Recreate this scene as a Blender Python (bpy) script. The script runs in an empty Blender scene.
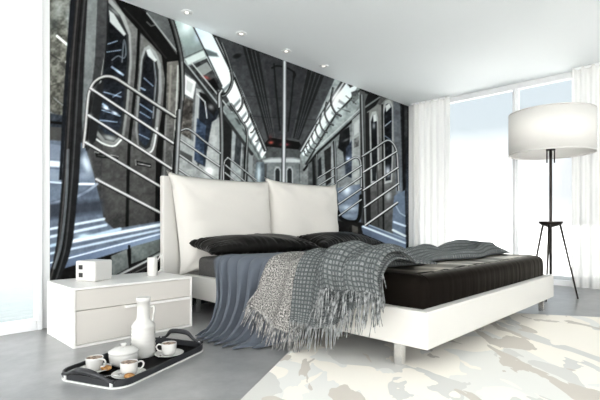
import bpy, bmesh, math, random
import numpy as np
from mathutils import Vector, Matrix

random.seed(7)
rng = np.random.default_rng(11)
S = bpy.context.scene
COL = S.collection
PI = math.pi

# ------------------------------------------------------------------ helpers
def tag(o, label=None, cat=None, group=None, kind=None):
    if label: o['label'] = label
    if cat: o['category'] = cat
    if group: o['group'] = group
    if kind: o['kind'] = kind
    return o

def wloc(o):
    p = Vector((0, 0, 0))
    while o is not None:
        p = p + o.location
        o = o.parent
    return p

def thing(name, loc, label, cat, group=None):
    o = bpy.data.objects.new(name, None)
    o.empty_display_size = 0.05
    COL.objects.link(o)
    o.location = loc
    return tag(o, label, cat, group)

def obj(name, bm, mat, parent=None, smooth=False, origin=None):
    """link a bmesh (built in world metres) as one mesh object"""
    me = bpy.data.meshes.new(name)
    if smooth:
        for f in bm.faces: f.smooth = True
    off = wloc(parent) if parent is not None else Vector((0, 0, 0))
    loc = Vector((0, 0, 0))
    if origin is not None:
        loc = Vector(origin) - off
        off = Vector(origin)
    if off.length > 0:
        bmesh.ops.translate(bm, verts=bm.verts, vec=-off)
    bm.to_mesh(me)
    bm.free()
    me.materials.append(mat)
    o = bpy.data.objects.new(name, me)
    COL.objects.link(o)
    o.location = loc
    if parent is not None: o.parent = parent
    return o

def BM(): return bmesh.new()

def add_box(bm, x0, x1, y0, y1, z0, z1, bev=0.0, seg=2, rot=None, piv=None):
    t = bmesh.new()
    bmesh.ops.create_cube(t, size=1.0)
    for v in t.verts:
        v.co = Vector(((x0 + x1) / 2 + v.co.x * (x1 - x0), (y0 + y1) / 2 + v.co.y * (y1 - y0), (z0 + z1) / 2 + v.co.z * (z1 - z0)))
    if bev > 0:
        bmesh.ops.bevel(t, geom=t.edges[:], offset=bev, segments=seg, profile=0.5, affect='EDGES')
    if rot is not None:
        p = Vector(piv) if piv is not None else Vector(((x0 + x1) / 2, (y0 + y1) / 2, (z0 + z1) / 2))
        bmesh.ops.rotate(t, verts=t.verts, cent=p, matrix=Matrix.Rotation(rot, 3, 'Z'))
    merge(bm, t)
    return bm

def merge(bm, t):
    m = bpy.data.meshes.new('tmp')
    t.to_mesh(m); t.free()
    bm.from_mesh(m)
    bpy.data.meshes.remove(m)

def add_tube(bm, pts, r, seg=8, caps=True, flat=1.0):
    pts = [Vector(p) for p in pts]
    n = len(pts)
    rs = r if isinstance(r, (list, tuple)) else [r] * n
    rings = []
    prev = None
    for i in range(n):
        d = (pts[min(i + 1, n - 1)] - pts[max(i - 1, 0)]).normalized()
        if prev is None:
            a = Vector((0, 0, 1)) if abs(d.z) < 0.9 else Vector((1, 0, 0))
            s = d.cross(a).normalized()
        else:
            s = (prev - d * prev.dot(d)).normalized()
        prev = s
        t = d.cross(s)
        rings.append([bm.verts.new(pts[i] + (s * math.cos(k * 2 * PI / seg) + t * math.sin(k * 2 * PI / seg) * flat) * rs[i]) for k in range(seg)])
    for i in range(n - 1):
        for k in range(seg):
            bm.faces.new((rings[i][k], rings[i][(k + 1) % seg], rings[i + 1][(k + 1) % seg], rings[i + 1][k]))
    if caps:
        bm.faces.new(rings[0][::-1]); bm.faces.new(rings[-1])
    return bm

def add_lathe(bm, prof, c, seg=40, close=False):
    """prof: list of (r, z); c: axis position"""
    rings = []
    for r, z in prof:
        if r < 1e-5:
            rings.append([bm.verts.new((c[0], c[1], c[2] + z))])
        else:
            rings.append([bm.verts.new((c[0] + r * math.cos(k * 2 * PI / seg), c[1] + r * math.sin(k * 2 * PI / seg), c[2] + z)) for k in range(seg)])
    pairs = list(zip(rings[:-1], rings[1:]))
    if close: pairs.append((rings[-1], rings[0]))
    for a, b in pairs:
        if len(a) == 1 and len(b) == 1: continue
        for k in range(seg):
            k2 = (k + 1) % seg
            if len(a) == 1: bm.faces.new((a[0], b[k2], b[k]))
            elif len(b) == 1: bm.faces.new((a[k], a[k2], b[0]))
            else: bm.faces.new((a[k], a[k2], b[k2], b[k]))
    return bm

def catmull(pts, n=8):
    P = [Vector(p) for p in pts]
    P = [P[0] * 2 - P[1]] + P + [P[-1] * 2 - P[-2]]
    out = []
    for i in range(1, len(P) - 2):
        for k in range(n):
            t = k / n
            a, b, c, d = P[i - 1], P[i], P[i + 1], P[i + 2]
            out.append(0.5 * ((2 * b) + (c - a) * t + (2 * a - 5 * b + 4 * c - d) * t * t + (3 * b - a - 3 * c + d) * t ** 3))
    out.append(P[-2])
    return out

def grid(bm, fn, nu, nv, su=1.0, sv=1.0):
    uv = bm.loops.layers.uv.verify()
    V = [[bm.verts.new(fn(i / nu, j / nv)) for j in range(nv + 1)] for i in range(nu + 1)]
    for i in range(nu):
        for j in range(nv):
            f = bm.faces.new((V[i][j], V[i + 1][j], V[i + 1][j + 1], V[i][j + 1]))
            for l, (a, b) in zip(f.loops, ((i, j), (i + 1, j), (i + 1, j + 1), (i, j + 1))):
                l[uv].uv = (a / nu * su, b / nv * sv)
    return V

def thicken(bm, t):
    """give a sheet real thickness: an offset copy along the vertex normals, closed at the border"""
    bmesh.ops.recalc_face_normals(bm, faces=bm.faces)
    bm.normal_update()
    uv = bm.loops.layers.uv.verify()
    vs, fs = bm.verts[:], bm.faces[:]
    border = [e for e in bm.edges if e.is_boundary]
    cp = {v: bm.verts.new(v.co - v.normal * t) for v in vs}
    for f in fs:
        g = bm.faces.new([cp[l.vert] for l in reversed(f.loops[:])])
        for l, q in zip(g.loops, [l[uv].uv.copy() for l in reversed(f.loops[:])]): l[uv].uv = q
    for e in border:
        l = e.link_loops[0]
        a, b = l.vert, l.link_loop_next.vert
        g = bm.faces.new((b, a, cp[a], cp[b]))
        for q, src in zip(g.loops, (l.link_loop_next, l, l, l.link_loop_next)): q[uv].uv = src[uv].uv.copy()
    return bm

def sstep(a, b, x):
    t = min(1, max(0, (x - a) / (b - a)))
    return t * t * (3 - 2 * t)

def lin(c):
    """sRGB 0-255 -> linear"""
    return tuple(((x / 255) / 12.92 if x / 255 < 0.04045 else ((x / 255 + 0.055) / 1.055) ** 2.4) for x in c)

# ------------------------------------------------------------------ materials
def mat(name, col, rough=0.5, metal=0.0, spec=0.5, **kw):
    m = bpy.data.materials.new(name); m.use_nodes = True
    b = m.node_tree.nodes['Principled BSDF']
    b.inputs['Base Color'].default_value = (*col, 1)
    b.inputs['Roughness'].default_value = rough
    b.inputs['Metallic'].default_value = metal
    b.inputs['Specular IOR Level'].default_value = spec
    for k, v in kw.items():
        b.inputs[k.replace('_', ' ')].default_value = v
    return m

def nodes(m): return m.node_tree.nodes, m.node_tree.links, m.node_tree.nodes['Principled BSDF']

def coords(m, kind='Object', scale=(1, 1, 1), rot=(0, 0, 0)):
    n, l, b = nodes(m)
    tc = n.new('ShaderNodeTexCoord'); mp = n.new('ShaderNodeMapping')
    mp.inputs['Scale'].default_value = scale; mp.inputs['Rotation'].default_value = rot
    l.new(tc.outputs[kind], mp.inputs['Vector'])
    return mp.outputs['Vector']

def noise(m, vec, scale, detail=4, rough=0.5, dist=0.0):
    n, l, b = nodes(m)
    t = n.new('ShaderNodeTexNoise')
    t.inputs['Scale'].default_value = scale; t.inputs['Detail'].default_value = detail
    t.inputs['Roughness'].default_value = rough; t.inputs['Distortion'].default_value = dist
    l.new(vec, t.inputs['Vector'])
    return t.outputs['Fac']

def ramp(m, fac, stops, interp='LINEAR'):
    n, l, b = nodes(m)
    r = n.new('ShaderNodeValToRGB'); r.color_ramp.interpolation = interp
    els = r.color_ramp.elements
    while len(els) < len(stops): els.new(0.5)
    for e, (p, c) in zip(els, stops):
        e.position = p; e.color = (*c, 1)
    l.new(fac, r.inputs['Fac'])
    return r.outputs['Color']

def bump(m, fac, strength=0.3, dist=0.01):
    n, l, b = nodes(m)
    u = n.new('ShaderNodeBump')
    u.inputs['Strength'].default_value = strength; u.inputs['Distance'].default_value = dist
    l.new(fac, u.inputs['Height']); l.new(u.outputs['Normal'], b.inputs['Normal'])

def mixc(m, fac, a, b_, mode='MIX'):
    n, l, b = nodes(m)
    x = n.new('ShaderNodeMix'); x.data_type = 'RGBA'; x.blend_type = mode
    for s, i in ((fac, 0), (a, 6), (b_, 7)):
        if hasattr(s, 'is_output'): l.new(s, x.inputs[i])
        elif i == 0: x.inputs[0].default_value = s
        else: x.inputs[i].default_value = (*s, 1)
    return x.outputs[2]

M = {}
M['wall'] = mat('wall_paint', (.82, .83, .83), .7)
M['ceiling'] = mat('ceiling_paint', (.92, .955, .97), .8)
M['bounce_slab'] = mat('bounce_pale', (.80, .79, .77), .7, 0, .2)
M['bounce_right'] = mat('bounce_grey', (.54, .535, .525), .8, 0, .2)
M['frame'] = mat('white_frame', (.86, .87, .88), .4)
M['leather'] = mat('white_leather', (.62, .605, .575), .5, 0, .3)
v = coords(M['leather']); bump(M['leather'], noise(M['leather'], v, 220, 3), .06, .002)
M['cushion'] = mat('cushion_fabric', (.62, .60, .565), .85, 0, .2)
v = coords(M['cushion']); bump(M['cushion'], noise(M['cushion'], v, 9, 3), .25, .02)
M['lacquer'] = mat('white_lacquer', (.82, .805, .78), .3)
M['drawer'] = mat('drawer_lacquer', (.62, .59, .55), .4, 0, .3)
M['chrome'] = mat('brushed_steel', (.78, .78, .78), .22, 1.0)
M['alum'] = mat('pale_metal', (.75, .75, .74), .35, .6)
M['ceramic'] = mat('white_ceramic', (.61, .60, .58), .25, 0, .4)
M['black'] = mat('matt_black', (.012, .012, .012), .4)
M['traybase'] = mat('tray_black', (.006, .0055, .0055), .6, 0, .06)
M['traygrey'] = mat('tray_grey', (.030, .031, .034), .4, 0, .3)
M['piping'] = mat('white_piping', (.75, .75, .74), .5)
M['iron'] = mat('dark_bronze', (.030, .024, .021), .4, .4)
M['biscuit'] = mat('biscuit', (.45, .22, .07), .7)
v = coords(M['biscuit']); 
nodes(M['biscuit'])[1].new(ramp(M['biscuit'], noise(M['biscuit'], v, 60, 4), [(.35, (.30, .12, .03)), (.65, (.60, .33, .12))]), nodes(M['biscuit'])[2].inputs['Base Color'])
M['coffee'] = mat('coffee_foam', (.2, .1, .05), .5)
v = coords(M['coffee'])
nodes(M['coffee'])[1].new(ramp(M['coffee'], noise(M['coffee'], v, 45, 3), [(.42, (.09, .035, .015)), (.58, (.55, .42, .32))]), nodes(M['coffee'])[2].inputs['Base Color'])

# jug: white glazed with faint turned bands
M['jug'] = mat('banded_ceramic', (.60, .59, .565), .35, 0, .4)

# floor: grey polished concrete
m = M['floor'] = mat('concrete', (.3, .3, .3), .32, 0, .8)
v = coords(m)
a = ramp(m, noise(m, v, 1.6, 6, .55, 0), [(.30, (.245, .246, .248)), (.50, (.295, .295, .297)), (.72, (.35, .35, .35))])
b2 = ramp(m, noise(m, v, 7, 8, .68), [(.3, (.80, .80, .80)), (.7, (1.15, 1.15, 1.15))])
nodes(m)[1].new(mixc(m, 1.0, a, b2, 'MULTIPLY'), nodes(m)[2].inputs['Base Color'])
m.node_tree.nodes['Principled BSDF'].inputs['Roughness'].default_value = .30

# rug: cream with flowing greige / grey camouflage patches
m = M['rug'] = mat('marbled_rug', (.8, .78, .74), .95, 0, .1)
RUGROT = -.80
v = coords(m, 'Object', (1.0, 1.0, 1), (0, 0, RUGROT))
def stretched(m, vec, sc):
    q = nodes(m)[0].new('ShaderNodeMapping'); q.inputs['Scale'].default_value = sc
    nodes(m)[1].new(vec, q.inputs['Vector']); return q.outputs['Vector']
def patches(vec, sc, seed, lo, hi, dist=.8):
    """hard-edged camouflage blotches"""
    q = nodes(m)[0].new('ShaderNodeMapping'); q.inputs['Location'].default_value = (seed * 3.7, seed * 1.9, seed); q.inputs['Scale'].default_value = sc
    nodes(m)[1].new(vec, q.inputs['Vector'])
    return ramp(m, noise(m, q.outputs['Vector'], 1.0, 3.5, .5, dist), [(0, (0, 0, 0)), (lo, (1, 1, 1)), (hi, (0, 0, 0))], 'CONSTANT')
c1 = mixc(m, patches(v, (.9, 1.7, 1), 1, .52, .95), (.92, .87, .79), (.80, .785, .745))
c1 = mixc(m, patches(v, (1.2, 2.4, 1), 2, .56, .95), c1, (.68, .665, .63))
c1 = mixc(m, patches(v, (1.5, 2.8, 1), 3, .57, .95), c1, (.92, .87, .79))
c1 = mixc(m, patches(v, (1.6, 3.2, 1), 4, .585, .95, 1.2), c1, (.62, .57, .51))
nodes(m)[1].new(c1, nodes(m)[2].inputs['Base Color'])
bump(m, noise(m, coords(m), 260, 2), .25, .004)

# mattress ticking, satin, blanket
m = M['mattress'] = mat('charcoal_ticking', (.05, .048, .047), .8)
v = coords(m)
nodes(m)[1].new(ramp(m, noise(m, v, 160, 3), [(.35, (.030, .028, .027)), (.65, (.085, .082, .08))]), nodes(m)[2].inputs['Base Color'])
m = M['satin'] = mat('brown_black_satin', (.0075, .0060, .0050), .5, 0, 0)
n, l, b = nodes(m)
gl_ = n.new('ShaderNodeBsdfGlossy'); gl_.inputs['Roughness'].default_value = .32; gl_.inputs['Color'].default_value = (.92, .86, .77, 1)
lw = n.new('ShaderNodeLayerWeight'); lw.inputs['Blend'].default_value = .5
pw = n.new('ShaderNodeMath'); pw.operation = 'POWER'; pw.inputs[1].default_value = 11.0; l.new(lw.outputs['Facing'], pw.inputs[0])
ml = n.new('ShaderNodeMath'); ml.operation = 'MULTIPLY_ADD'; ml.inputs[1].default_value = 1.7; ml.inputs[2].default_value = .0; l.new(pw.outputs[0], ml.inputs[0])
ms = n.new('ShaderNodeMixShader'); l.new(ml.outputs[0], ms.inputs[0]); l.new(b.outputs[0], ms.inputs[1]); l.new(gl_.outputs[0], ms.inputs[2])
l.new(ms.outputs[0], n['Material Output'].inputs['Surface'])
v = coords(m, 'Object', (1, 1, .25)); bump(m, noise(m, v, 60, 4), .12, .004)
m = M['pillow'] = mat('black_satin', (.005, .0046, .0042), .33, 0, .13)
v = coords(m); bump(m, noise(m, v, 24, 3), .35, .010)
m = M['blanket'] = mat('slate_blue_blanket', (.100, .114, .138), .85, 0, .1)
m.node_tree.nodes['Principled BSDF'].inputs['Sheen Weight'].default_value = .06
v = coords(m); bump(m, noise(m, v, 400, 2), .2, .002)

m = M['check'] = mat('checked_wool', (.2, .2, .2), .95, 0, .1)
n, l, b = nodes(m)
v = coords(m, 'UV')
br = n.new('ShaderNodeTexBrick'); br.offset = 0; br.squash = 1
for k, val in (('Scale', 1.0), ('Mortar Size', .0066), ('Mortar Smooth', .7), ('Brick Width', .023), ('Row Height', .023)):
    br.inputs[k].default_value = val
br.inputs['Color1'].default_value = (.21, .22, .22, 1); br.inputs['Color2'].default_value = (.14, .15, .15, 1); br.inputs['Mortar'].default_value = (.072, .080, .082, 1)
l.new(v, br.inputs['Vector'])
nz = ramp(m, noise(m, v, 150, 3), [(.3, (.6, .6, .6)), (.7, (1.25, 1.25, 1.25))])
l.new(mixc(m, 1.0, br.outputs['Color'], nz, 'MULTIPLY'), b.inputs['Base Color'])
bump(m, noise(m, v, 180, 2), .6, .006)
m = M['tweed'] = mat('pale_tweed_wool', (.5, .5, .5), .95, 0, .1)
v = coords(m, 'UV')
nodes(m)[1].new(ramp(m, noise(m, v, 75, 3, .7), [(.38, (.05, .05, .048)), (.5, (.19, .184, .175)), (.63, (.48, .46, .435))]), nodes(m)[2].inputs['Base Color'])
bump(m, noise(m, v, 140, 2), .7, .006)
m = M['fringe_dark'] = mat('grey_yarn', (.2, .21, .21), .95, 0, .1)
v = coords(m)
nodes(m)[1].new(ramp(m, noise(m, v, 40, 2), [(.35, (.06, .065, .066)), (.64, (.34, .35, .35))]), nodes(m)[2].inputs['Base Color'])
m = M['fringe_light'] = mat('pale_yarn', (.4, .4, .4), .95, 0, .1)
v = coords(m)
nodes(m)[1].new(ramp(m, noise(m, v, 40, 2), [(.35, (.09, .09, .088)), (.65, (.42, .41, .395))]), nodes(m)[2].inputs['Base Color'])

def translucent(name, col, trans, opac=0.0):
    m = bpy.data.materials.new(name); m.use_nodes = True
    n, l = m.node_tree.nodes, m.node_tree.links
    n.clear()
    o = n.new('ShaderNodeOutputMaterial'); d = n.new('ShaderNodeBsdfDiffuse'); t = n.new('ShaderNodeBsdfTranslucent'); x = n.new('ShaderNodeMixShader')
    d.inputs[0].default_value = (*col, 1); t.inputs[0].default_value = (*col, 1)
    x.inputs[0].default_value = trans
    l.new(d.outputs[0], x.inputs[1]); l.new(t.outputs[0], x.inputs[2])
    last = x
    if opac > 0:
        tr = n.new('ShaderNodeBsdfTransparent'); y = n.new('ShaderNodeMixShader'); y.inputs[0].default_value = opac
        l.new(x.outputs[0], y.inputs[1]); l.new(tr.outputs[0], y.inputs[2]); last = y
    l.new(last.outputs[0], o.inputs[0])
    return m
M['curtain'] = translucent('sheer_curtain', (.78, .775, .76), .32, .10)
M['shade'] = translucent('lamp_shade_fabric', (.90, .89, .87), .45)
M['shaderim'] = mat('shade_rim', (.62, .60, .58), .6)

def glass():
    m = bpy.data.materials.new('window_glass'); m.use_nodes = True
    n, l = m.node_tree.nodes, m.node_tree.links
    n.clear()
    o = n.new('ShaderNodeOutputMaterial'); t = n.new('ShaderNodeBsdfTransparent'); g = n.new('ShaderNodeBsdfGlossy'); x = n.new('ShaderNodeMixShader'); f = n.new('ShaderNodeFresnel')
    f.inputs['IOR'].default_value = 1.25
    t.inputs[0].default_value = (.97, .985, .985, 1); g.inputs['Roughness'].default_value = .02
    l.new(f.outputs[0], x.inputs[0]); l.new(t.outputs[0], x.inputs[1]); l.new(g.outputs[0], x.inputs[2]); l.new(x.outputs[0], o.inputs[0])
    return m
M['glass'] = glass()

m = M['sea'] = mat('sea_water', (.055, .078, .08), .16, 0, .5)
v = coords(m, 'Object', (.5, 1.2, 1), (0, 0, -.8))
bump(m, noise(m, v, .7, 5, .6, .3), .40, .6)

m = M['lens'] = bpy.data.materials.new('lamp_lens'); m.use_nodes = True
m.node_tree.nodes['Principled BSDF'].inputs['Emission Color'].default_value = (1, .93, .82, 1)
m.node_tree.nodes['Principled BSDF'].inputs['Emission Strength'].default_value = 1.6

m = M['mural'] = mat('mural_print', (.5, .5, .5), .85, 0, .08)
at = nodes(m)[0].new('ShaderNodeVertexColor'); at.layer_name = 'print'
MURAL_GAIN = 1.0
gm = mixc(m, 1.0, at.outputs['Color'], (MURAL_GAIN,) * 3, 'MULTIPLY')
nodes(m)[1].new(gm, nodes(m)[2].inputs['Base Color'])

# ------------------------------------------------------------------ room shell
WY, WX, H = 3.72, 6.233, 2.702        # mural wall, window wall, ceiling height
ML, MR = 1.006, 6.21                   # the printed wall covering runs from ML to MR

def struct(name, bm, m, parent=None, smooth=False):
    o = obj(name, bm, m, parent, smooth)
    return tag(o, kind='structure') if parent is None else o

struct('floor', add_box(BM(), -5, WX + .3, -3.5, WY + .3, -.12, 0), M['floor'])
struct('ceiling', add_box(BM(), -5, WX + .3, -3.5, WY + .3, H, H + .15), M['ceiling'])
struct('wall_back', add_box(BM(), .955, WX + .2, WY, WY + .2, 0, H), M['wall'])
bm = BM(); add_box(bm, WX - .02, WX + .2, 3.63, WY - .001, 0, H)
struct('wall_right', bm, M['wall'])

struct('front_light_block', add_box(BM(), 2.2, WX + .2, -3.7, -3.5, 0, H), M['wall'])  # unseen wall added to cut the light reaching the bed foot

# window_1: the sea window left of the mural, in the same wall
bm = BM()
add_box(bm, .915, .95, WY - .03, WY + .07, .0, H, .004)
for x in (-1.25, -3.4): add_box(bm, x, x + .06, WY - .02, WY + .07, .07, H - .05, .004)
add_box(bm, -5, .915, WY - .03, WY + .07, 0, .075, .004)
add_box(bm, -5, .915, WY - .03, WY + .07, H - .05, H, .004)
w1 = struct('window_1', bm, M['frame'])
obj('pane', add_box(BM(), -5, .92, WY + .015, WY + .025, .07, H - .04), M['glass'], w1)

# window_2: the glazed wall on the right
bm = BM()
add_box(bm, WX - .02, WX + .06, -3.5, 3.63, 0, .07, .004)
add_box(bm, WX - .02, WX + .06, -3.5, 3.63, H - .075, H, .004)
for y in (3.56, 2.03, .2, -1.8): add_box(bm, WX - .02, WX + .06, y, y + .07, .07, H - .07, .004)
add_box(bm, WX - .035, WX - .02, 2.055, 2.075, .07, H - .07)
w2 = struct('window_2', bm, M['frame'])
obj('pane', add_box(BM(), WX + .015, WX + .025, -3.5, 3.6, .06, H - .07), M['glass'], w2)

# pale slabs added outside the glazed wall and open front to bounce light in
bm = BM()
wedge = [(WX + .31, -60), (200, -60), (200, 120), (WX + .31, 6)]
lo = [bm.verts.new((x, y, -.14)) for x, y in wedge]; hi = [bm.verts.new((x, y, -.02)) for x, y in wedge]
bm.faces.new(lo[::-1]); bm.faces.new(hi)
for k in range(4): bm.faces.new((lo[k], lo[(k + 1) % 4], hi[(k + 1) % 4], hi[k]))
tag(obj('bounce_slab', bm, M['bounce_right']), kind='structure')  # added ground: bounces sun to the ceiling, whitens the view below the horizon
bm = BM(); add_box(bm, -15, WX + .3, -14, -3.51, -.14, -.02); add_box(bm, -15, -5.01, -3.5, 3.3, -.14, -.02)
tag(obj('bounce_slab', bm, M['bounce_slab']), kind='structure')  # unseen slab added to throw sunlight up onto the ceiling

# sea outside
bm = BM(); grid(bm, lambda u, v: (-900 + 1900 * u, -500 + 1500 * v, -7.0), 4, 4)
tag(obj('sea', bm, M['sea'], origin=(0, 0, -7)), 'pale green grey sea seen through the left window', 'sea', kind='stuff')

# sea haze: a real volume over the water that pales the far sea into the sky
vm = bpy.data.materials.new('haze_volume'); vm.use_nodes = True
vn, vl = vm.node_tree.nodes, vm.node_tree.links
vn.remove(vn['Principled BSDF'])
vs_ = vn.new('ShaderNodeVolumeScatter'); vs_.inputs['Color'].default_value = (.97, .99, 1, 1); vs_.inputs['Density'].default_value = .0055
vl.new(vs_.outputs[0], vn['Material Output'].inputs['Volume'])
tag(obj('sea_haze', add_box(BM(), -300, 18, 12, 420, -6.98, 30), vm, origin=(-140, 216, -6.98)), 'white haze hanging over the sea beyond the left window', 'haze', kind='stuff')

# ------------------------------------------------------------------ curtains
def curtain(y0, y1, x, label, pitch=.105, amp=.028):
    nb = int((y1 - y0) / .0075)
    def fn(u, v):
        y = y0 + (y1 - y0) * u
        ph = y / pitch * 2 * PI
        w = math.sin(ph + .5 * math.sin(y * 9))
        w = math.copysign(abs(w) ** .6, w)
        return (x + amp * w * (1 + .12 * math.sin(v * 2.2 + y * 3)), y, .012 + (H - .02) * v)
    bm = BM(); grid(bm, fn, nb, 10)
    r = thing('curtain', (x, (y0 + y1) / 2, 0), label, 'curtain', 'sheer curtains on the window wall')
    obj('curtain_fabric', bm, M['curtain'], r, True)
    obj('curtain_track', add_box(BM(), x - .02, x + .02, y0, y1, H - .025, H - .001, .003), M['frame'], r)
curtain(2.965, 3.60, 6.12, 'white sheer pleated curtain between the mural corner and the first window bay')
curtain(-.05, 1.36, 6.10, 'white sheer pleated curtain behind the floor lamp at the right edge')

# ------------------------------------------------------------------ mural (a printed photograph of a subway car)
# The print is drawn on its own sheet (600 x 400 units); plate() rectifies wall metres to sheet units.
PF, PYAW, PHY, PCX = 432.18, math.radians(45.92), 223.07, 307.05
def plate(x, z):
    c, s = math.cos(PYAW), math.sin(PYAW)
    Y = WY - .012
    d = x * s + Y * c
    return PCX + PF * (x * c - Y * s) / d, PHY - PF * (z - .8) / d

class Print:
    def __init__(self, X, Y, base):
        self.X, self.Y = X, Y
        self.C = np.tile(np.array(base, float), (len(X), 1))
    def box(self, pts, pad):
        p = np.array(pts, float)
        return np.nonzero((self.X > p[:, 0].min() - pad) & (self.X < p[:, 0].max() + pad) & (self.Y > p[:, 1].min() - pad) & (self.Y < p[:, 1].max() + pad))[0]
    def put(self, i, a, col):
        a = np.clip(a, 0, 1)[:, None]
        self.C[i] = self.C[i] * (1 - a) + np.asarray(col, float) * a
    def poly(self, pts, col, col2=None, axis=None, soft=.55, alpha=1.0, mott=0):
        i = self.box(pts, 2)
        if len(i) == 0: return
        x, y = self.X[i], self.Y[i]
        ins = np.zeros(len(i), bool); dist = np.full(len(i), 1e9)
        n = len(pts)
        for k in range(n):
            (x0, y0), (x1, y1) = pts[k], pts[(k + 1) % n]
            if y0 != y1:
                cr = ((y0 > y) != (y1 > y)) & (x < (x1 - x0) * (y - y0) / (y1 - y0) + x0)
                ins ^= cr
            dx, dy = x1 - x0, y1 - y0
            t = np.clip(((x - x0) * dx + (y - y0) * dy) / (dx * dx + dy * dy + 1e-9), 0, 1)
            dist = np.minimum(dist, np.hypot(x - x0 - t * dx, y - y0 - t * dy))
        sd = np.where(ins, dist, -dist)
        a = np.clip(sd / (2 * soft) + .5, 0, 1) * alpha
        if col2 is None: c = np.tile(np.array(col, float), (len(i), 1))
        else:
            (ax, ay), (bx, by) = axis
            t = np.clip(((x - ax) * (bx - ax) + (y - ay) * (by - ay)) / ((bx - ax) ** 2 + (by - ay) ** 2), 0, 1)[:, None]
            c = np.array(col, float) * (1 - t) + np.array(col2, float) * t
        if mott: c = c + mott * .7 * self.N[i][:, None]
        self.put(i, a, c)
    def tube(self, pts, w, hi=(205, 210, 212), lo=(52, 55, 58), smooth=True, off=-.25, alpha=1.0, soft=.5):
        if hi != lo:      # round bar: dark contour, grey body, narrow bright streak
            w = w * 1.04; lo = tuple(x * .55 for x in lo); soft = .4
        if smooth and len(pts) > 2: pts = [(p.x, p.y) for p in catmull([(a, b, 0) for a, b in pts], 5)]
        i = self.box(pts, w + 2)
        if len(i) == 0: return
        x, y = self.X[i], self.Y[i]
        best = np.full(len(i), 1e9); sg = np.zeros(len(i))
        for (x0, y0), (x1, y1) in zip(pts[:-1], pts[1:]):
            dx, dy = x1 - x0, y1 - y0; L = math.hypot(dx, dy) + 1e-9
            t = np.clip(((x - x0) * dx + (y - y0) * dy) / L ** 2, 0, 1)
            d = np.hypot(x - x0 - t * dx, y - y0 - t * dy)
            s = ((x - x0) * dy - (y - y0) * dx) / L
            k = d < best
            best[k] = d[k]; sg[k] = s[k]
        a = np.clip((w / 2 - best) / (2 * soft) + .5, 0, 1) * alpha
        q = (np.clip(1 - np.abs(sg / (w / 2) - off * -1) ** 1.2, 0, 1) ** 1.25)[:, None]
        self.put(i, a, np.array(lo, float) * (1 - q) + np.array(hi, float) * q)
    def line(self, pts, w, col, alpha=1.0, smooth=False, soft=.5): self.tube(pts, w, col, col, smooth, alpha=alpha, soft=soft)
    def glow(self, cx, cy, rx, ry, col, alpha=1.0, rot=0, p=2.0):
        i = self.box([(cx - 2 * max(rx, ry), cy - 2 * max(rx, ry)), (cx + 2 * max(rx, ry), cy + 2 * max(rx, ry))], 0)
        if len(i) == 0: return
        x, y = self.X[i] - cx, self.Y[i] - cy
        c, s = math.cos(rot), math.sin(rot)
        r = ((x * c + y * s) / rx) ** 2 + ((-x * s + y * c) / ry) ** 2
        self.put(i, alpha * np.exp(-r ** (p / 2) * 1.2), col)

def lattice_noise(x, y, seed):
    r = np.random.default_rng(seed); T = r.random((64, 64))
    xi, yi = np.floor(x).astype(int), np.floor(y).astype(int)
    fx, fy = x - xi, y - yi
    fx, fy = fx * fx * (3 - 2 * fx), fy * fy * (3 - 2 * fy)
    g = lambda a, b: T[a % 64, b % 64]
    return (g(xi, yi) * (1 - fx) + g(xi + 1, yi) * fx) * (1 - fy) + (g(xi, yi + 1) * (1 - fx) + g(xi + 1, yi + 1) * fx) * fy - .5

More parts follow.
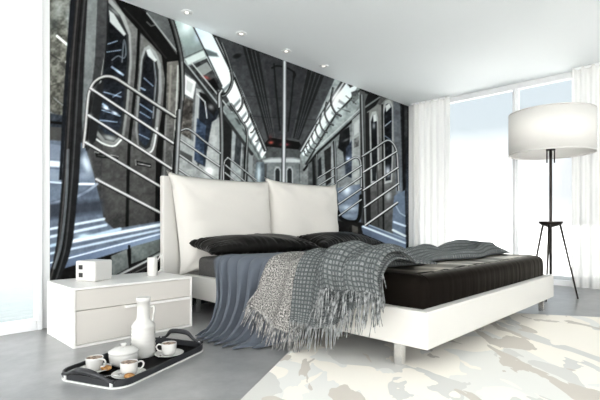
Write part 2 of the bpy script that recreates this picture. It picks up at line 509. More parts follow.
def draw_subway(X, Y):
    P = Print(X, Y, (66, 70, 73))
    P.N = lattice_noise(X / 4.5, Y / 4.5, 1) * 1.0 + lattice_noise(X / 1.7, Y / 1.7, 2) * .8
    p, t, ln, gl = P.poly, P.tube, P.line, P.glow
    VX, VY = 283, 166
    # --- carriage ceiling
    p([(205, 20), (350, 70), (303, 152), (262, 152)], (72, 77, 82), (84, 88, 92), ((280, 60), (283, 150)), mott=10)
    p([(262, 40), (309, 60), (291, 138), (275, 138)], (66, 70, 75), mott=8)
    p([(242, 44), (259, 52), (274, 138), (268, 140)], (44, 47, 50))
    for a, b_ in (((246, 47), (270, 138)), ((251, 49), (271.5, 138)), ((255, 51), (273, 138))): ln([a, b_], .9, (86, 92, 96))
    p([(308, 68), (324, 76), (299, 140), (293, 138)], (44, 47, 50))
    for a, b_ in (((312, 71), (295, 138)), ((316, 73), (296.5, 138)), ((320, 75), (298, 138))): ln([a, b_], .9, (80, 86, 90))
    gl(237, 56, 5, 2.6, (34, 37, 40), 1, -.3, 4)
    for yy in (98, 118): ln([(246, yy - 2), (318, yy + 2)], .7, (50, 54, 57), .6)
    ln([(274, 64), (276, 90), (280, 130)], 1.6, (34, 36, 39)); ln([(294, 72), (292, 95), (288, 131)], 1.6, (34, 36, 39))
    ln([(272, 68), (276, 66), (284, 67), (291, 70), (295, 74), (294, 78)], 1.6, (30, 32, 35), smooth=True)
    # far bulkhead
    p([(256, 148), (270, 138), (298, 141), (312, 150), (312, 190), (250, 190)], (82, 88, 90), mott=14)
    p([(262, 146), (270, 137.5), (299, 142), (304, 150)], (24, 22, 24))
    gl(271, 142.5, 3.2, 2, (225, 80, 60), .9); gl(270.5, 137.5, 2, 3, (150, 50, 55), .6)
    gl(284.5, 144.5, 5, 2, (230, 50, 75), .95); gl(283, 139, 3, 4, (130, 45, 55), .5)
    p([(263, 160), (272, 158), (294, 158), (303, 160), (302, 163), (264, 163)], (170, 178, 180), soft=1.4)
    p([(267, 163), (299, 163), (300, 192), (266, 192)], (112, 120, 122), mott=16)
    for x0 in (274, 286):
        p([(x0, 170), (x0 + 2, 166.5), (x0 + 5, 166.5), (x0 + 7, 170), (x0 + 7, 190), (x0, 190)], (150, 158, 160))
        p([(x0 + 1.3, 171), (x0 + 2.6, 168.4), (x0 + 4.6, 168.4), (x0 + 5.8, 171), (x0 + 5.8, 190), (x0 + 1.3, 190)], (48, 56, 60))
    p([(250, 162), (264, 162), (265, 192), (249, 192)], (92, 108, 118), mott=26); gl(259, 175, 2.2, 12, (190, 208, 216), .8)
    p([(301, 162), (314, 162), (314, 192), (300, 192)], (84, 92, 96), mott=26); gl(305, 175, 1.6, 12, (170, 182, 188), .7)

    # --- left side wall far part
    p([(182, 70), (232, 108), (258, 150), (252, 200), (160, 200), (176, 120)], (104, 110, 112), mott=26)
    p([(233, 125), (243, 133), (240, 200), (228, 200)], (140, 148, 150), mott=24)
    p([(236, 133), (242, 138), (240, 168), (234, 162)], (66, 74, 80), mott=20)
    p([(224, 118), (232, 126), (230, 186), (223, 178)], (44, 46, 46))
    p([(244, 146), (248, 150), (247, 188), (243, 186)], (40, 44, 46)); p([(249, 150), (253, 154), (252, 190), (248, 190)], (130, 138, 140))
    # poster, posts and the first window bay
    p([(184, 74), (196, 82), (193, 99), (183, 93)], (206, 211, 211), mott=8); p([(187, 80), (193, 84), (191, 93), (186, 89)], (176, 182, 182))
    p([(181, 95), (193, 101), (191, 142), (179, 132)], (96, 92, 86), mott=60); gl(186, 112, 4, 8, (62, 52, 48), .7)
    p([(180, 133), (207, 150), (206, 185), (176, 185)], (142, 148, 148), mott=20); p([(180, 150), (200, 160), (199, 166), (180, 157)], (82, 86, 87))
    p([(196, 88), (201, 90), (197, 166), (192, 164)], (150, 156, 157))
    p([(200, 92), (214, 104), (219, 112), (212, 130), (207, 168), (196, 162)], (42, 54, 74), mott=20)
    p([(197, 118), (206, 126), (203, 165), (194, 160)], (58, 84, 122), mott=34)
    p([(199, 92), (210, 96), (217, 108), (214, 116), (202, 104)], (32, 34, 36)); gl(211, 107, 4, 3, (205, 210, 210), .5, .7)
    ln([(197, 94), (205, 102), (207, 118)], 1, (196, 202, 204))
    p([(212, 122), (221, 116), (221, 186), (204, 178), (207, 150)], (148, 154, 154), mott=18); gl(209, 171, 4.5, 5, (246, 250, 250), .95); gl(214, 140, 3, 10, (176, 182, 182), .6)
    p([(176, 176), (214, 182), (214, 192), (160, 192)], (150, 160, 166), mott=20)
    # coving with advertisements and the light strip
    p([(170, 10), (196, 24), (266, 158), (258, 160), (222, 112), (181, 62)], (120, 132, 132), mott=14)
    p([(172, 14), (194, 24), (206, 50), (187, 58)], (150, 172, 170), (118, 134, 133), ((180, 20), (200, 58)))
    gl(187, 26, 7, 9, (226, 240, 240), .9, .5); gl(205, 58, 9, 6, (168, 184, 182), .8)
    p([(185, 59), (207, 49), (210, 54), (188, 65)], (186, 200, 198)); ln([(184, 58), (206, 48)], 1, (96, 104, 104))
    p([(189, 66), (210, 57), (232, 98), (222, 108)], (70, 74, 76), mott=30); p([(196, 68), (207, 62), (212, 70), (203, 76)], (136, 144, 143))
    p([(207, 82), (214, 78), (219, 88), (213, 93)], (28, 26, 26)); gl(206, 77.5, 4.5, 1.6, (206, 66, 62), .8, .35)
    ln([(191, 62), (232, 112)], 1.2, (176, 184, 184)); ln([(181, 60), (224, 116), (252, 154)], 3, (60, 64, 66)); ln([(184, 61), (226, 114)], .9, (158, 166, 168))
    p([(192, 22), (212, 34), (226, 62), (236, 84), (266, 152), (262, 158), (232, 106), (208, 60)], (206, 224, 238), (240, 248, 250), ((198, 30), (225, 80)))
    gl(200, 34, 5, 9, (196, 214, 240), .8, .4); gl(224, 74, 5, 14, (252, 254, 255), .95, -.5)
    p([(203, 48), (217, 53), (219, 57), (206, 56)], (96, 112, 116), soft=.9)
    for q in (.34, .5, .62, .72, .8, .87, .93):
        x0, y0 = 203 + 61 * q, 48 + 108 * q
        p([(x0 - 2, y0 + 5), (x0 + 9 * (1 - q) + 2, y0 - 4), (x0 + 9 * (1 - q) + 3, y0 - 1), (x0 - 1, y0 + 9)], (84, 96, 100), alpha=.75, soft=.9)
        p([(x0 - 10 * (1 - q) - 2, y0 + 3), (x0 - 3, y0 + 4), (x0, y0 + 10), (x0 - 6 * (1 - q), y0 + 9)], (46, 50, 52), alpha=.7, soft=.8)
    ln([(193, 26), (222, 86)], 1.4, (52, 58, 60))
    p([(212, 34), (218, 36), (268, 150), (264, 152), (236, 84)], (50, 54, 57))
    ln([(216, 38), (240, 86), (266, 150)], 1.0, (150, 158, 160))
    # hanging hoops along the light strip, left
    for (dx, dy, k) in ((0, 0, 1.0), (14, 34, .66), (22, 54, .48), (29, 70, .36), (34, 83, .28)):
        bx, by = 222 + dx, 44 + dy
        pts = [(bx, by), (bx + 6 * k, by + 16 * k), (bx + 10 * k, by + 32 * k), (bx + 9 * k, by + 42 * k), (bx + 4 * k, by + 50 * k), (bx - 1 * k, by + 52 * k)]
        t(pts, 2.6 * k + .5, (120, 126, 128), (34, 36, 38))
    t([(219, 92), (221, 110), (222, 150), (220, 200)], 4.2, (138, 144, 146), (50, 53, 55), off=-.1)
    t([(221, 91), (219, 95), (219, 106)], 3, (196, 204, 206), (80, 84, 86))
    t([(231, 104), (241, 120), (247, 132), (246, 160), (244, 200)], 2.4, (138, 144, 146), (50, 53, 55))
    # distant seat rails, left
    for a, b_ in (((224, 164), (250, 186)), ((224, 172), (246, 190)), ((246, 172), (258, 184))): t([a, b_], 1.6, (190, 196, 198), (70, 74, 76))
    t([(224, 196), (224, 166), (227, 159), (231, 160), (256, 180)], 1.7, (176, 182, 184), (60, 64, 66))
    # seat rails, middle left
    t([(178, 170), (179, 136), (183, 130), (190, 130), (204, 141), (220, 153)], 2.2, (178, 184, 186), (50, 54, 56))
    for a, b_ in (((179, 139), (219, 166)), ((178, 154), (216, 180)), ((178, 169), (196, 181))): t([a, b_], 2.2, (196, 202, 204), (56, 60, 62))

    # --- left foreground: doors
    p([(96, -10), (120, -10), (170, 40), (184, 60), (178, 130), (162, 235), (84, 235), (92, 90)], (92, 95, 96), (66, 66, 66), ((120, 40), (125, 220)), mott=12)
    p([(108, -8), (126, -2), (138, 28), (138, 60), (133, 228), (100, 228)], (116, 118, 117), (72, 72, 71), ((125, 20), (112, 225)), mott=12)   # near leaf
    p([(139.5, 34), (150, 42), (163, 58), (166, 90), (160, 226), (129, 228), (136, 100)], (112, 113, 111), (76, 76, 75), ((150, 50), (142, 215)), mott=12)
    for yy in (205, 190, 214): gl(116, yy - 5, 12, 6, (96, 96, 95), .35); gl(143, yy, 10, 5, (94, 95, 94), .3)
    # near leaf window
    p([(102, -4), (112, 0), (124, 14), (131, 34), (132, 62), (128, 110), (124, 138), (116, 147), (104, 144), (94, 132), (97, 100), (101, 60)], (150, 155, 154), (120, 124, 123), ((130, 20), (105, 140)))
    p([(108, 2), (120, 15), (128.5, 35), (129.5, 60), (126, 105), (122, 134), (114, 142), (105, 140), (97, 130), (99, 100), (104, 60)], (58, 62, 64))
    p([(109, 14), (119, 22), (126, 36), (127, 60), (124, 96), (121, 126), (114, 136), (105, 134), (97, 124), (100, 96), (106, 52)], (24, 30, 42), (44, 58, 82), ((118, 30), (110, 130)), mott=26)
    p([(109, 10), (114, 14), (126, 34), (124, 36), (110, 22)], (176, 184, 184)); gl(115, 12, 8, 2, (190, 198, 198), .5, .7)
    for a, b_, w in (((108, 44), (117, 41), 1.1), ((107, 52), (121, 50), .9), ((112, 67), (123, 75), 2), ((104, 92), (121, 97), 1.2), ((103, 104), (107, 107), 2), ((102, 110), (120, 116), 1), ((98, 120), (117, 122), 1.2), ((113, 97), (121, 92), 1.0)):
        ln([a, b_], w, (158, 186, 214), .75)
    gl(106, 108, 4, 1.6, (230, 242, 250), .9, .5); gl(115, 113, 4, 1.4, (220, 234, 246), .9, .5); gl(119, 72, 4, 1.2, (200, 220, 236), .8, .6)
    ln([(122, 62), (124, 40), (126, 52), (124, 58), (118, 56), (112, 60)], 1.3, (120, 132, 140), .8, True)
    gl(110, 138, 8, 3, (176, 184, 182), .7, .3)
    ln([(96, 139), (104, 144), (114, 146), (121, 140)], 1.5, (206, 212, 210), 1, True)
    # second leaf window
    p([(141, 58), (144, 48), (149, 45), (156, 52), (161, 64), (162, 90), (158, 128), (153, 150), (147, 154), (138, 148), (135, 130), (138, 90)], (146, 152, 152), (118, 122, 122), ((155, 50), (140, 150)))
    p([(142.5, 60), (146, 50), (150, 50), (156, 58), (158.5, 70), (158.5, 92), (155, 126), (150, 147), (146, 149.5), (139, 145), (137.5, 128), (140, 92)], (56, 60, 62))
    p([(144, 62), (147, 54), (150, 55), (154, 66), (154, 92), (152, 124), (149, 142), (145, 147), (139.5, 140), (138.5, 126), (141, 92)], (26, 34, 50), (46, 62, 92), ((148, 70), (144, 140)), mott=24)
    p([(146, 50), (150, 49), (157, 60), (155, 62), (148, 56)], (186, 194, 194))
    for a, b_, w in (((144, 78), (153, 86), 1.1), ((141, 88), (145, 90), 1.6), ((140, 104), (152, 112), 1.2), ((140, 112), (150, 118), 1), ((139, 122), (151, 128), 1), ((139, 134), (149, 139), 1)):
        ln([a, b_], w, (150, 178, 208), .75)
    ln([(154, 62), (156, 80), (153, 118)], 1.2, (150, 160, 168), .7)
    ln([(138, 147), (146, 153), (153, 149), (157, 128)], 1.5, (196, 202, 202), 1, True)
    # leaf gap, dark jamb, header
    ln([(139, 30), (137, 70), (133, 110), (129, 150), (127, 229)], 3.0, (24, 24, 24), 1, True)
    p([(161, 52), (170, 60), (168, 110), (163, 150), (164, 230), (155, 230), (156, 150), (163, 105), (165, 80)], (26, 25, 24))
    p([(108, -10), (124, -4), (146, 12), (180, 56), (182, 66), (168, 62), (140, 32), (124, 14)], (30, 31, 31))
    ln([(124, 8), (140, 25), (166, 58)], 1.4, (58, 58, 56)); ln([(147, 22), (151, 26), (155, 25)], 1.6, (90, 92, 92))
    p([(145, 8), (171, 16), (181, 58), (176, 54)], (104, 110, 111), (84, 88, 89), ((160, 18), (178, 50)), mott=8); ln([(147, 13), (179, 54)], 1.4, (150, 156, 156))
    p([(167, 62), (183, 60), (181, 118), (176, 176), (161, 178), (166, 110)], (112, 110, 104), (90, 92, 92), ((172, 70), (168, 170)), mott=22)
    ln([(171, 66), (169, 110)], 2.2, (136, 134, 126), .8); ln([(178, 66), (176, 116), (172, 176)], 1.8, (176, 182, 178), .8); ln([(166, 116), (164, 178)], 1.6, (132, 134, 134), .6)
    # door name plates (dark plates with a pale outline)
    p([(95, 152), (118, 156), (118, 159.5), (96, 157)], (28, 28, 28)); ln([(95, 152), (118, 156.5)], .8, (170, 172, 172)); ln([(98, 155), (116, 158)], .7, (140, 142, 142), .8)
    p([(135.5, 160.5), (151, 164), (151, 167.5), (136, 165)], (24, 24, 24)); ln([(138, 163.4), (150, 166)], 1.0, (176, 178, 178), .9); ln([(135.5, 160), (136, 165)], .8, (150, 152, 152))

    # --- far-left window, pillar, post
    p([(40, -10), (74, -10), (68, 130), (40, 130)], (112, 115, 106), (98, 98, 88), ((60, 0), (55, 100)), mott=52)
    gl(59, 10, 6, 10, (144, 152, 148), .7); gl(54, 24, 4, 8, (72, 80, 80), .6); gl(68, 16, 3, 14, (150, 160, 164), .5)
    ln([(57, 36), (70, 47)], 2.4, (222, 226, 224)); ln([(50, 54), (60, 60)], 1.2, (62, 64, 60), .8); ln([(60, 62), (68, 72)], 1, (70, 72, 68), .8)
    ln([(66, 62), (70, 66)], 2, (190, 196, 196), .8); ln([(50, 86), (64, 82)], 1, (70, 70, 62), .7); ln([(54, 98), (66, 108)], 1, (150, 156, 160), .7); ln([(50, 112), (66, 120)], 1, (120, 130, 140), .7)
    p([(40, 112), (68, 116), (68, 140), (40, 140)], (58, 70, 88), mott=26)
    p([(40, 126), (66, 128), (66, 142), (40, 140)], (82, 82, 80)); ln([(40, 121), (67, 124)], 2.6, (26, 26, 28)); ln([(45, 140), (66, 145)], 1.6, (150, 160, 168))
    # --- near seat: polished blue-grey bench
    p([(40, 139), (84, 143), (93, 172), (100, 200), (104, 220), (114, 229), (166, 220), (166, 240), (76, 266), (40, 276)], (98, 113, 134), mott=8)
    p([(40, 142), (64, 146), (62, 160), (40, 158)], (112, 126, 146)); p([(40, 160), (64, 162), (63, 167), (40, 166)], (226, 240, 250), soft=1.2)
    p([(40, 168), (64, 170), (60, 182), (40, 182)], (122, 138, 158))
    gl(86, 163, 4, 12, (190, 204, 216), .9, -.35); gl(81, 152, 4, 6, (74, 88, 104), .8); gl(84, 176, 7, 5, (128, 144, 166), .8)
    ln([(66, 184), (94, 184)], 2.2, (214, 228, 240)); ln([(50, 182), (62, 183)], 1.6, (190, 206, 222))
    ln([(50, 204), (72, 198), (86, 192), (97, 184)], 2.4, (146, 160, 180), .9, True)
    p([(40, 204), (102, 200), (103, 212), (40, 220)], (66, 78, 98), soft=3); gl(88, 194, 12, 4, (84, 98, 120), .7)
    for a, b_, w, c_ in (((45, 230), (104, 219), 2.2, (210, 226, 240)), ((45, 238), (106, 225), 2.6, (196, 214, 232)), ((50, 246), (120, 229), 3.0, (168, 196, 218)), ((70, 242), (164, 224), 3.0, (222, 236, 246)), ((48, 250), (130, 234), 1.4, (90, 108, 132)), ((48, 254), (164, 229), 2.0, (188, 208, 226))):
        ln([a, b_], w, c_, .9, soft=.8)
    gl(84, 236, 8, 3, (190, 220, 236), .8)
    p([(40, 262), (120, 243), (168, 230), (168, 238), (80, 265), (46, 278)], (94, 112, 142), (120, 142, 172), ((60, 268), (160, 234))); ln([(50, 263), (168, 232)], 1.2, (206, 222, 238))
    # --- under the seat
    p([(40, 276), (72, 266), (168, 237), (172, 330), (40, 330)], (36, 32, 32), mott=10)
    p([(111, 256), (127, 249), (129, 270), (112, 277)], (112, 120, 118), mott=16); p([(131, 247), (160, 239), (160, 254), (131, 264)], (104, 114, 112), mott=16)
    ln([(129, 246), (130, 268)], 2.2, (22, 22, 22)); p([(108, 282), (162, 254), (166, 258), (116, 290)], (62, 58, 58), mott=16)
    ln([(108, 281), (164, 252)], 2.0, (176, 180, 180)); ln([(112, 277), (162, 250)], .8, (60, 60, 60)); ln([(122, 279), (164, 258)], 1.0, (120, 120, 118))
    # --- near pillar: dark bands and pale panel
    p([(71, -10), (77, -10), (70, 60), (66, 120), (62, 180), (59, 180), (62, 120), (66, 60)], (34, 42, 58))
    p([(76, -10), (88, -10), (84.5, 60), (82, 120), (79, 180), (73, 240), (68, 260), (58, 284), (46, 284), (53, 262), (57, 240), (62, 180), (66, 120), (70, 60)], (50, 48, 50), (44, 46, 50), ((80, 0), (60, 260)))
    for off, c_ in ((2.6, (92, 86, 84)), (6.5, (30, 30, 32)), (9.5, (84, 86, 88))):
        ln([(76 + off, -10), (70 + off, 60), (66.4 + off, 120), (62.6 + off, 180), (57 + off, 240), (53 + off * .9, 262), (47 + off * .8, 284)], 1.6, c_, .85, True)
    ln([(68, 150), (66, 200), (61, 244), (54, 268)], 2.6, (118, 126, 132), .7, True)
    p([(88, -10), (98, -10), (95, 60), (88, 120), (84, 142), (82, 120), (84.6, 60)], (124, 131, 131), (104, 110, 111), ((95, 0), (86, 130)), mott=8)
    p([(98, -10), (108, -10), (107, 40), (103, 62), (95, 110), (88, 118), (95, 60)], (84, 87, 89), (58, 60, 63), ((103, 0), (96, 110)), mott=8)
    p([(97, 86), (104, 80), (102, 100), (96, 140), (88, 150), (90, 120)], (48, 50, 54)); ln([(108, -10), (107, 40), (104, 70)], 1.2, (40, 42, 46))
    # --- near grab rails (left)
    t([(84, 146), (86, 128), (88, 104), (90, 91), (95, 82), (104, 77), (114, 78), (125, 84.5), (150, 101), (175, 117)], 4.2, (196, 198, 196), (44, 45, 46))
    ln([(86.5, 150), (90, 112), (92, 98)], 1.1, (34, 36, 38))
    for a, b_, w in (((91, 89), (174, 144), 3.4), ((89, 116), (173, 170), 3.4), ((86, 143), (164, 189), 3.4), ((97, 180), (164, 215), 3.8)):
        t([a, b_], w, (222, 224, 224), (46, 48, 50)); gl(a[0] + 1, a[1], 3, 3, (190, 192, 192), .5)
    # pole beside the doors
    t([(170, 16), (176, 36), (181, 60), (182, 90), (179, 122), (176, 150), (174, 200)], 5.6, (104, 108, 108), (30, 31, 32))
    t([(179, 112), (177.5, 140), (174.5, 200)], 5.4, (158, 164, 165), (58, 61, 63)); ln([(182, 62), (183, 100)], 1, (150, 156, 156), .7)

    # --- right side wall
    p([(300, 155), (330, 128), (362, 92), (362, 200), (330, 200), (300, 196)], (120, 127, 128), mott=26)
    p([(362, 88), (400, 102), (400, 250), (362, 250)], (98, 100, 99), mott=14)
    # coving right
    p([(336, 76), (364, 84), (362, 100), (352, 118), (316, 152), (303, 164), (300, 156)], (142, 154, 154), mott=26)
    p([(344, 76), (350, 79), (322, 118), (303, 152), (298, 150)], (58, 62, 65)); ln([(346, 79), (320, 118), (301, 151)], 1.4, (176, 184, 186))
    p([(347, 82), (358, 86), (346, 104), (330, 120), (312, 144), (304, 156), (302, 154), (314, 132), (328, 110)], (228, 240, 242))
    gl(338, 98, 6, 11, (255, 255, 255), .95, .6); gl(325, 117, 4, 7, (250, 253, 254), .8, .6); gl(314, 136, 3, 6, (250, 253, 254), .8, .6)
    p([(347, 82), (352, 80), (357, 84), (350, 88)], (52, 58, 60)); gl(349, 84, 2, 2, (24, 26, 28), .8)
    ln([(360, 90), (336, 114), (306, 164)], 1.8, (52, 57, 59)); ln([(346, 96), (356, 104)], 1, (90, 98, 98)); ln([(338, 108), (350, 112)], 1, (84, 92, 92))
    p([(351, 92), (358, 90), (359, 98), (353, 104)], (96, 104, 104), mott=40); gl(341, 113, 4, 5, (176, 190, 190), .8, .7)
    for q in (.0, .2, .36, .5, .62, .72, .8, .87):
        x0, y0 = 343 - 40 * q, 100 + 58 * q
        p([(x0 - 4 * (1 - q), y0 - 1), (x0 + 5 * (1 - q), y0 + 5), (x0 + 4 * (1 - q), y0 + 8), (x0 - 5 * (1 - q), y0 + 2)], (84, 94, 96), alpha=.6, soft=.8)
        k = 1 - .75 * q
        t([(x0 - 10 * k, y0 - 12 * k + 6 * q), (x0 - 12 * k, y0 + 2 * k), (x0 - 8 * k, y0 + 12 * k), (x0 - 2 * k, y0 + 16 * k)], 1.4 * k + .5, (110, 116, 118), (44, 47, 49))
    ln([(364, 110), (340, 132), (318, 152), (304, 170)], 2.2, (34, 37, 39)); ln([(363, 106), (338, 129), (316, 149)], 1.1, (170, 178, 180))
    # windows and posts, right middle
    p([(340, 132), (349, 127), (350, 136), (349, 158), (345, 168), (343, 152), (338, 148)], (34, 38, 44), mott=18); gl(346, 140, 4, 1.4, (150, 156, 156), .6, -.5)
    p([(346, 148), (352, 140), (352, 178), (345, 176)], (54, 70, 98), mott=30); gl(348.5, 159, 2.2, 2.2, (206, 224, 246), .9); gl(344, 172, 3, 12, (120, 132, 140), .6)
    p([(352, 120), (361, 112), (361, 192), (352, 180)], (144, 151, 151), mott=20); p([(354, 124), (359, 119), (359, 132), (354, 136)], (168, 174, 174)); p([(354, 139), (359, 136), (359, 146), (354, 148)], (104, 108, 108), mott=50)
    p([(331, 146), (337, 140), (337, 200), (332, 200)], (138, 146, 147), mott=20); p([(324, 151), (331, 146), (331, 182), (326, 186)], (50, 52, 52), mott=12)
    p([(317, 156), (323, 152), (324, 186), (318, 188)], (120, 128, 130), mott=24); p([(318, 160), (321, 157), (322, 176), (318, 178)], (46, 52, 56)); p([(308, 164), (314, 160), (314, 190), (308, 190)], (92, 99, 101), mott=24); p([(312, 161), (315, 158), (316, 190), (313, 190)], (34, 37, 39))
    t([(334.5, 142), (335.5, 170), (337, 226)], 3.0, (132, 140, 144), (56, 60, 63)); t([(316.5, 155), (317, 196)], 1.6, (130, 138, 140), (60, 64, 66))
    for a, b_ in (((318, 178), (334, 168)), ((318, 186), (334, 176)), ((320, 192), (334, 184))): t([a, b_], 1.6, (186, 192, 194), (70, 74, 76))
    # header, doors right
    p([(360, 88), (382, 95), (372, 112), (366, 118)], (40, 42, 42)); ln([(364, 108), (380, 97)], 1.6, (120, 126, 126)); p([(361, 92), (368, 94), (365, 102)], (96, 102, 103))
    p([(367, 112), (378, 104), (382, 106), (383, 232), (366, 228)], (120, 123, 121), (84, 86, 86), ((374, 120), (376, 225)), mott=12)
    p([(381, 104), (388, 97), (396, 101), (394, 214), (391, 228), (384, 232)], (130, 134, 133), (92, 95, 96), ((388, 110), (388, 220)), mott=12)
    p([(369.5, 120), (372, 112), (376, 111), (378, 118), (379, 160), (377, 184), (371, 184)], (158, 164, 163)); p([(371, 122), (373, 115), (375.6, 114.5), (376.8, 120), (377.4, 158), (376, 181), (372.2, 181)], (30, 38, 50), mott=34)
    p([(373, 115), (376, 114), (377, 121), (373.6, 122)], (190, 197, 196)); gl(374, 126, 1.6, 4, (170, 178, 180), .7)
    p([(382.5, 112), (385, 101), (390, 99), (393, 106), (393.4, 150), (392, 182), (384.5, 184)], (160, 166, 165)); p([(384, 114), (386, 104.5), (389.6, 103), (391.8, 108), (392, 150), (390.8, 180), (385.6, 181)], (28, 36, 52), mott=44)
    p([(385.4, 106), (389.4, 103), (391, 107), (386.2, 112)], (200, 206, 206)); ln([(385, 126), (391, 121)], 1, (190, 204, 216), .8); ln([(385, 136), (391, 140)], 1, (130, 150, 176), .8); gl(388, 172, 3, 6, (226, 236, 242), .8); gl(388.5, 196, 3, 5, (196, 206, 214), .6)
    ln([(382.2, 105), (383, 170), (383.6, 232)], 1.6, (28, 28, 28)); p([(365, 114), (369, 112), (371, 225), (366, 225)], (44, 43, 42)); ln([(377, 160), (378.5, 226)], 1.4, (58, 60, 60), .8)
    p([(359.5, 90), (365, 92), (366.5, 228), (361, 228)], (92, 97, 97), (70, 74, 75), ((362, 100), (362, 220))); t([(361.4, 96), (363, 160), (365, 226)], 3.2, (148, 155, 158), (56, 59, 61))
    p([(393, 99), (401, 103), (403, 150), (404, 244), (398, 244), (395, 160)], (100, 108, 116), mott=14); gl(399, 190, 3, 20, (128, 146, 168), .7)
    p([(400, 100), (414, 104), (414, 255), (404, 255), (402, 160)], (44, 47, 54), mott=26); gl(406, 122, 2.2, 20, (118, 122, 118), .55); ln([(403, 100), (403.4, 160), (405.6, 250)], 1.2, (24, 25, 28))
    gl(407.5, 190, 1.6, 40, (86, 106, 134), .7)
    # seats right
    p([(337, 188), (361, 184), (361, 222), (340, 220)], (104, 121, 142), mott=12); gl(347, 190, 4, 5, (224, 236, 246), .85); gl(349, 208, 9, 3, (196, 212, 226), .7, .1); gl(348, 216, 8, 2, (150, 170, 192), .6)
    ln([(338, 212), (342, 219), (352, 222), (359, 218), (361, 196)], 3.4, (18, 20, 22), 1, True)
    p([(335, 221), (362, 223), (400, 246), (404, 300), (330, 300)], (38, 34, 32), mott=16); p([(352, 225), (358, 227), (358, 235), (352, 234)], (92, 88, 82), mott=14)
    p([(394, 196), (405, 190), (406, 246), (394, 240), (392, 226)], (104, 124, 150), mott=10); ln([(394, 222), (405, 226)], 2, (196, 214, 232)); ln([(393, 230), (405, 236)], 2.2, (220, 234, 246)); ln([(396, 206), (400, 213), (405, 216)], 1.2, (150, 170, 194))
    p([(361, 226), (368, 224), (406, 240), (406, 252), (396, 248), (363, 234)], (92, 110, 138), (118, 138, 168), ((366, 232), (404, 248))); ln([(363, 226.5), (405, 243)], 1.9, (206, 222, 238)); ln([(368, 224.5), (405, 239)], 1.0, (150, 172, 196))
    # grab rails right
    t([(337, 168), (352, 159), (357, 157.6), (360.5, 163), (361, 186)], 2.0, (184, 190, 193), (60, 64, 66))
    for a, b_ in (((338, 181), (361, 166)), ((339, 192), (361, 177)), ((339, 204), (361, 189)), ((339.5, 215.5), (361, 200))): t([a, b_], 2.0, (200, 206, 209), (60, 64, 66))
    t([(363, 156), (374, 149), (385, 141.5), (390, 141), (394.5, 146), (397, 156), (398.5, 190)], 2.4, (188, 194, 196), (54, 57, 59))
    for a, b_, w in (((364, 172), (396, 152), 2.2), ((364, 190), (397.5, 168), 2.3), ((365, 207), (398, 184), 2.4), ((366, 225), (397, 203), 2.8)): t([a, b_], w, (224, 228, 230), (60, 63, 65))

    # --- centre pole
    t([(284.5, 40), (284.2, 110), (283.2, 200)], 4.2, (202, 210, 214), (108, 116, 121), smooth=False, off=-.1)
    # film-like grain of the print
    P.C += (P.N * 7)[:, None]
    # muted colour of the print
    g_ = (P.C @ np.array([.3, .59, .11]))[:, None]
    dk = np.interp(g_, [30, 110], [.42, .80])
    P.C = g_ + (P.C - g_) * dk
    # tonal curve of the print
    L_ = P.C @ np.array([.3, .59, .11])
    k = np.interp(L_, [0, 40, 80, 120, 170, 220, 255], [.36, .56, .80, 1.02, 1.14, 1.12, 1.0])
    P.C = P.C * k[:, None]
    return np.clip(P.C, 3, 255)

def build_mural():
    xs = [ML]
    while xs[-1] < MR: xs.append(xs[-1] + .0062 + (xs[-1] - ML) / (MR - ML) * .0105)
    xs = np.array(xs) * 1.0; xs = ML + (xs - ML) * (MR - ML) / (xs[-1] - ML)
    zs = np.linspace(0.004, H - .001, 372)
    nx, nz = len(xs), len(zs)
    XX, ZZ = np.meshgrid(xs, zs, indexing='ij')
    px, py = plate(XX.ravel(), ZZ.ravel())
    C = draw_subway(px, py) / 255
    C = np.where(C < .04045, C / 12.92, ((C + .055) / 1.055) ** 2.4)
    y = WY - .012
    co = np.stack([XX.ravel(), np.full(nx * nz, y), ZZ.ravel()], 1)
    idx = np.arange(nx * nz).reshape(nx, nz)
    q = np.stack([idx[:-1, :-1], idx[1:, :-1], idx[1:, 1:], idx[:-1, 1:]], -1).reshape(-1, 4)
    # edge returns and back, so that the covering has real thickness
    b0 = nx * nz
    cor = np.array([[ML, WY - .0005, zs[0]], [MR, WY - .0005, zs[0]], [MR, WY - .0005, zs[-1]], [ML, WY - .0005, zs[-1]]])
    co = np.vstack([co, cor])
    a, b, c, d = idx[0, 0], idx[-1, 0], idx[-1, -1], idx[0, -1]
    extra = np.array([[b0, b0 + 3, b0 + 2, b0 + 1], [a, b0, b0 + 1, b], [b, b0 + 1, b0 + 2, c], [c, b0 + 2, b0 + 3, d], [d, b0 + 3, b0, a]])
    faces = np.vstack([q, extra])
    me = bpy.data.meshes.new('wall_mural')
    me.from_pydata(co.tolist(), [], faces.tolist())
    ca = me.color_attributes.new('print', 'FLOAT_COLOR', 'POINT')
    full = np.ones((len(co), 4)); full[:nx * nz, :3] = C; full[nx * nz:, :3] = .75
    ca.data.foreach_set('color', full.ravel().astype(np.float32))
    me.materials.append(M['mural'])
    o = bpy.data.objects.new('wall_mural', me); COL.objects.link(o)
    tag(o, 'large wall mural printed with a grey subway car interior, behind the bed', 'mural')
build_mural()

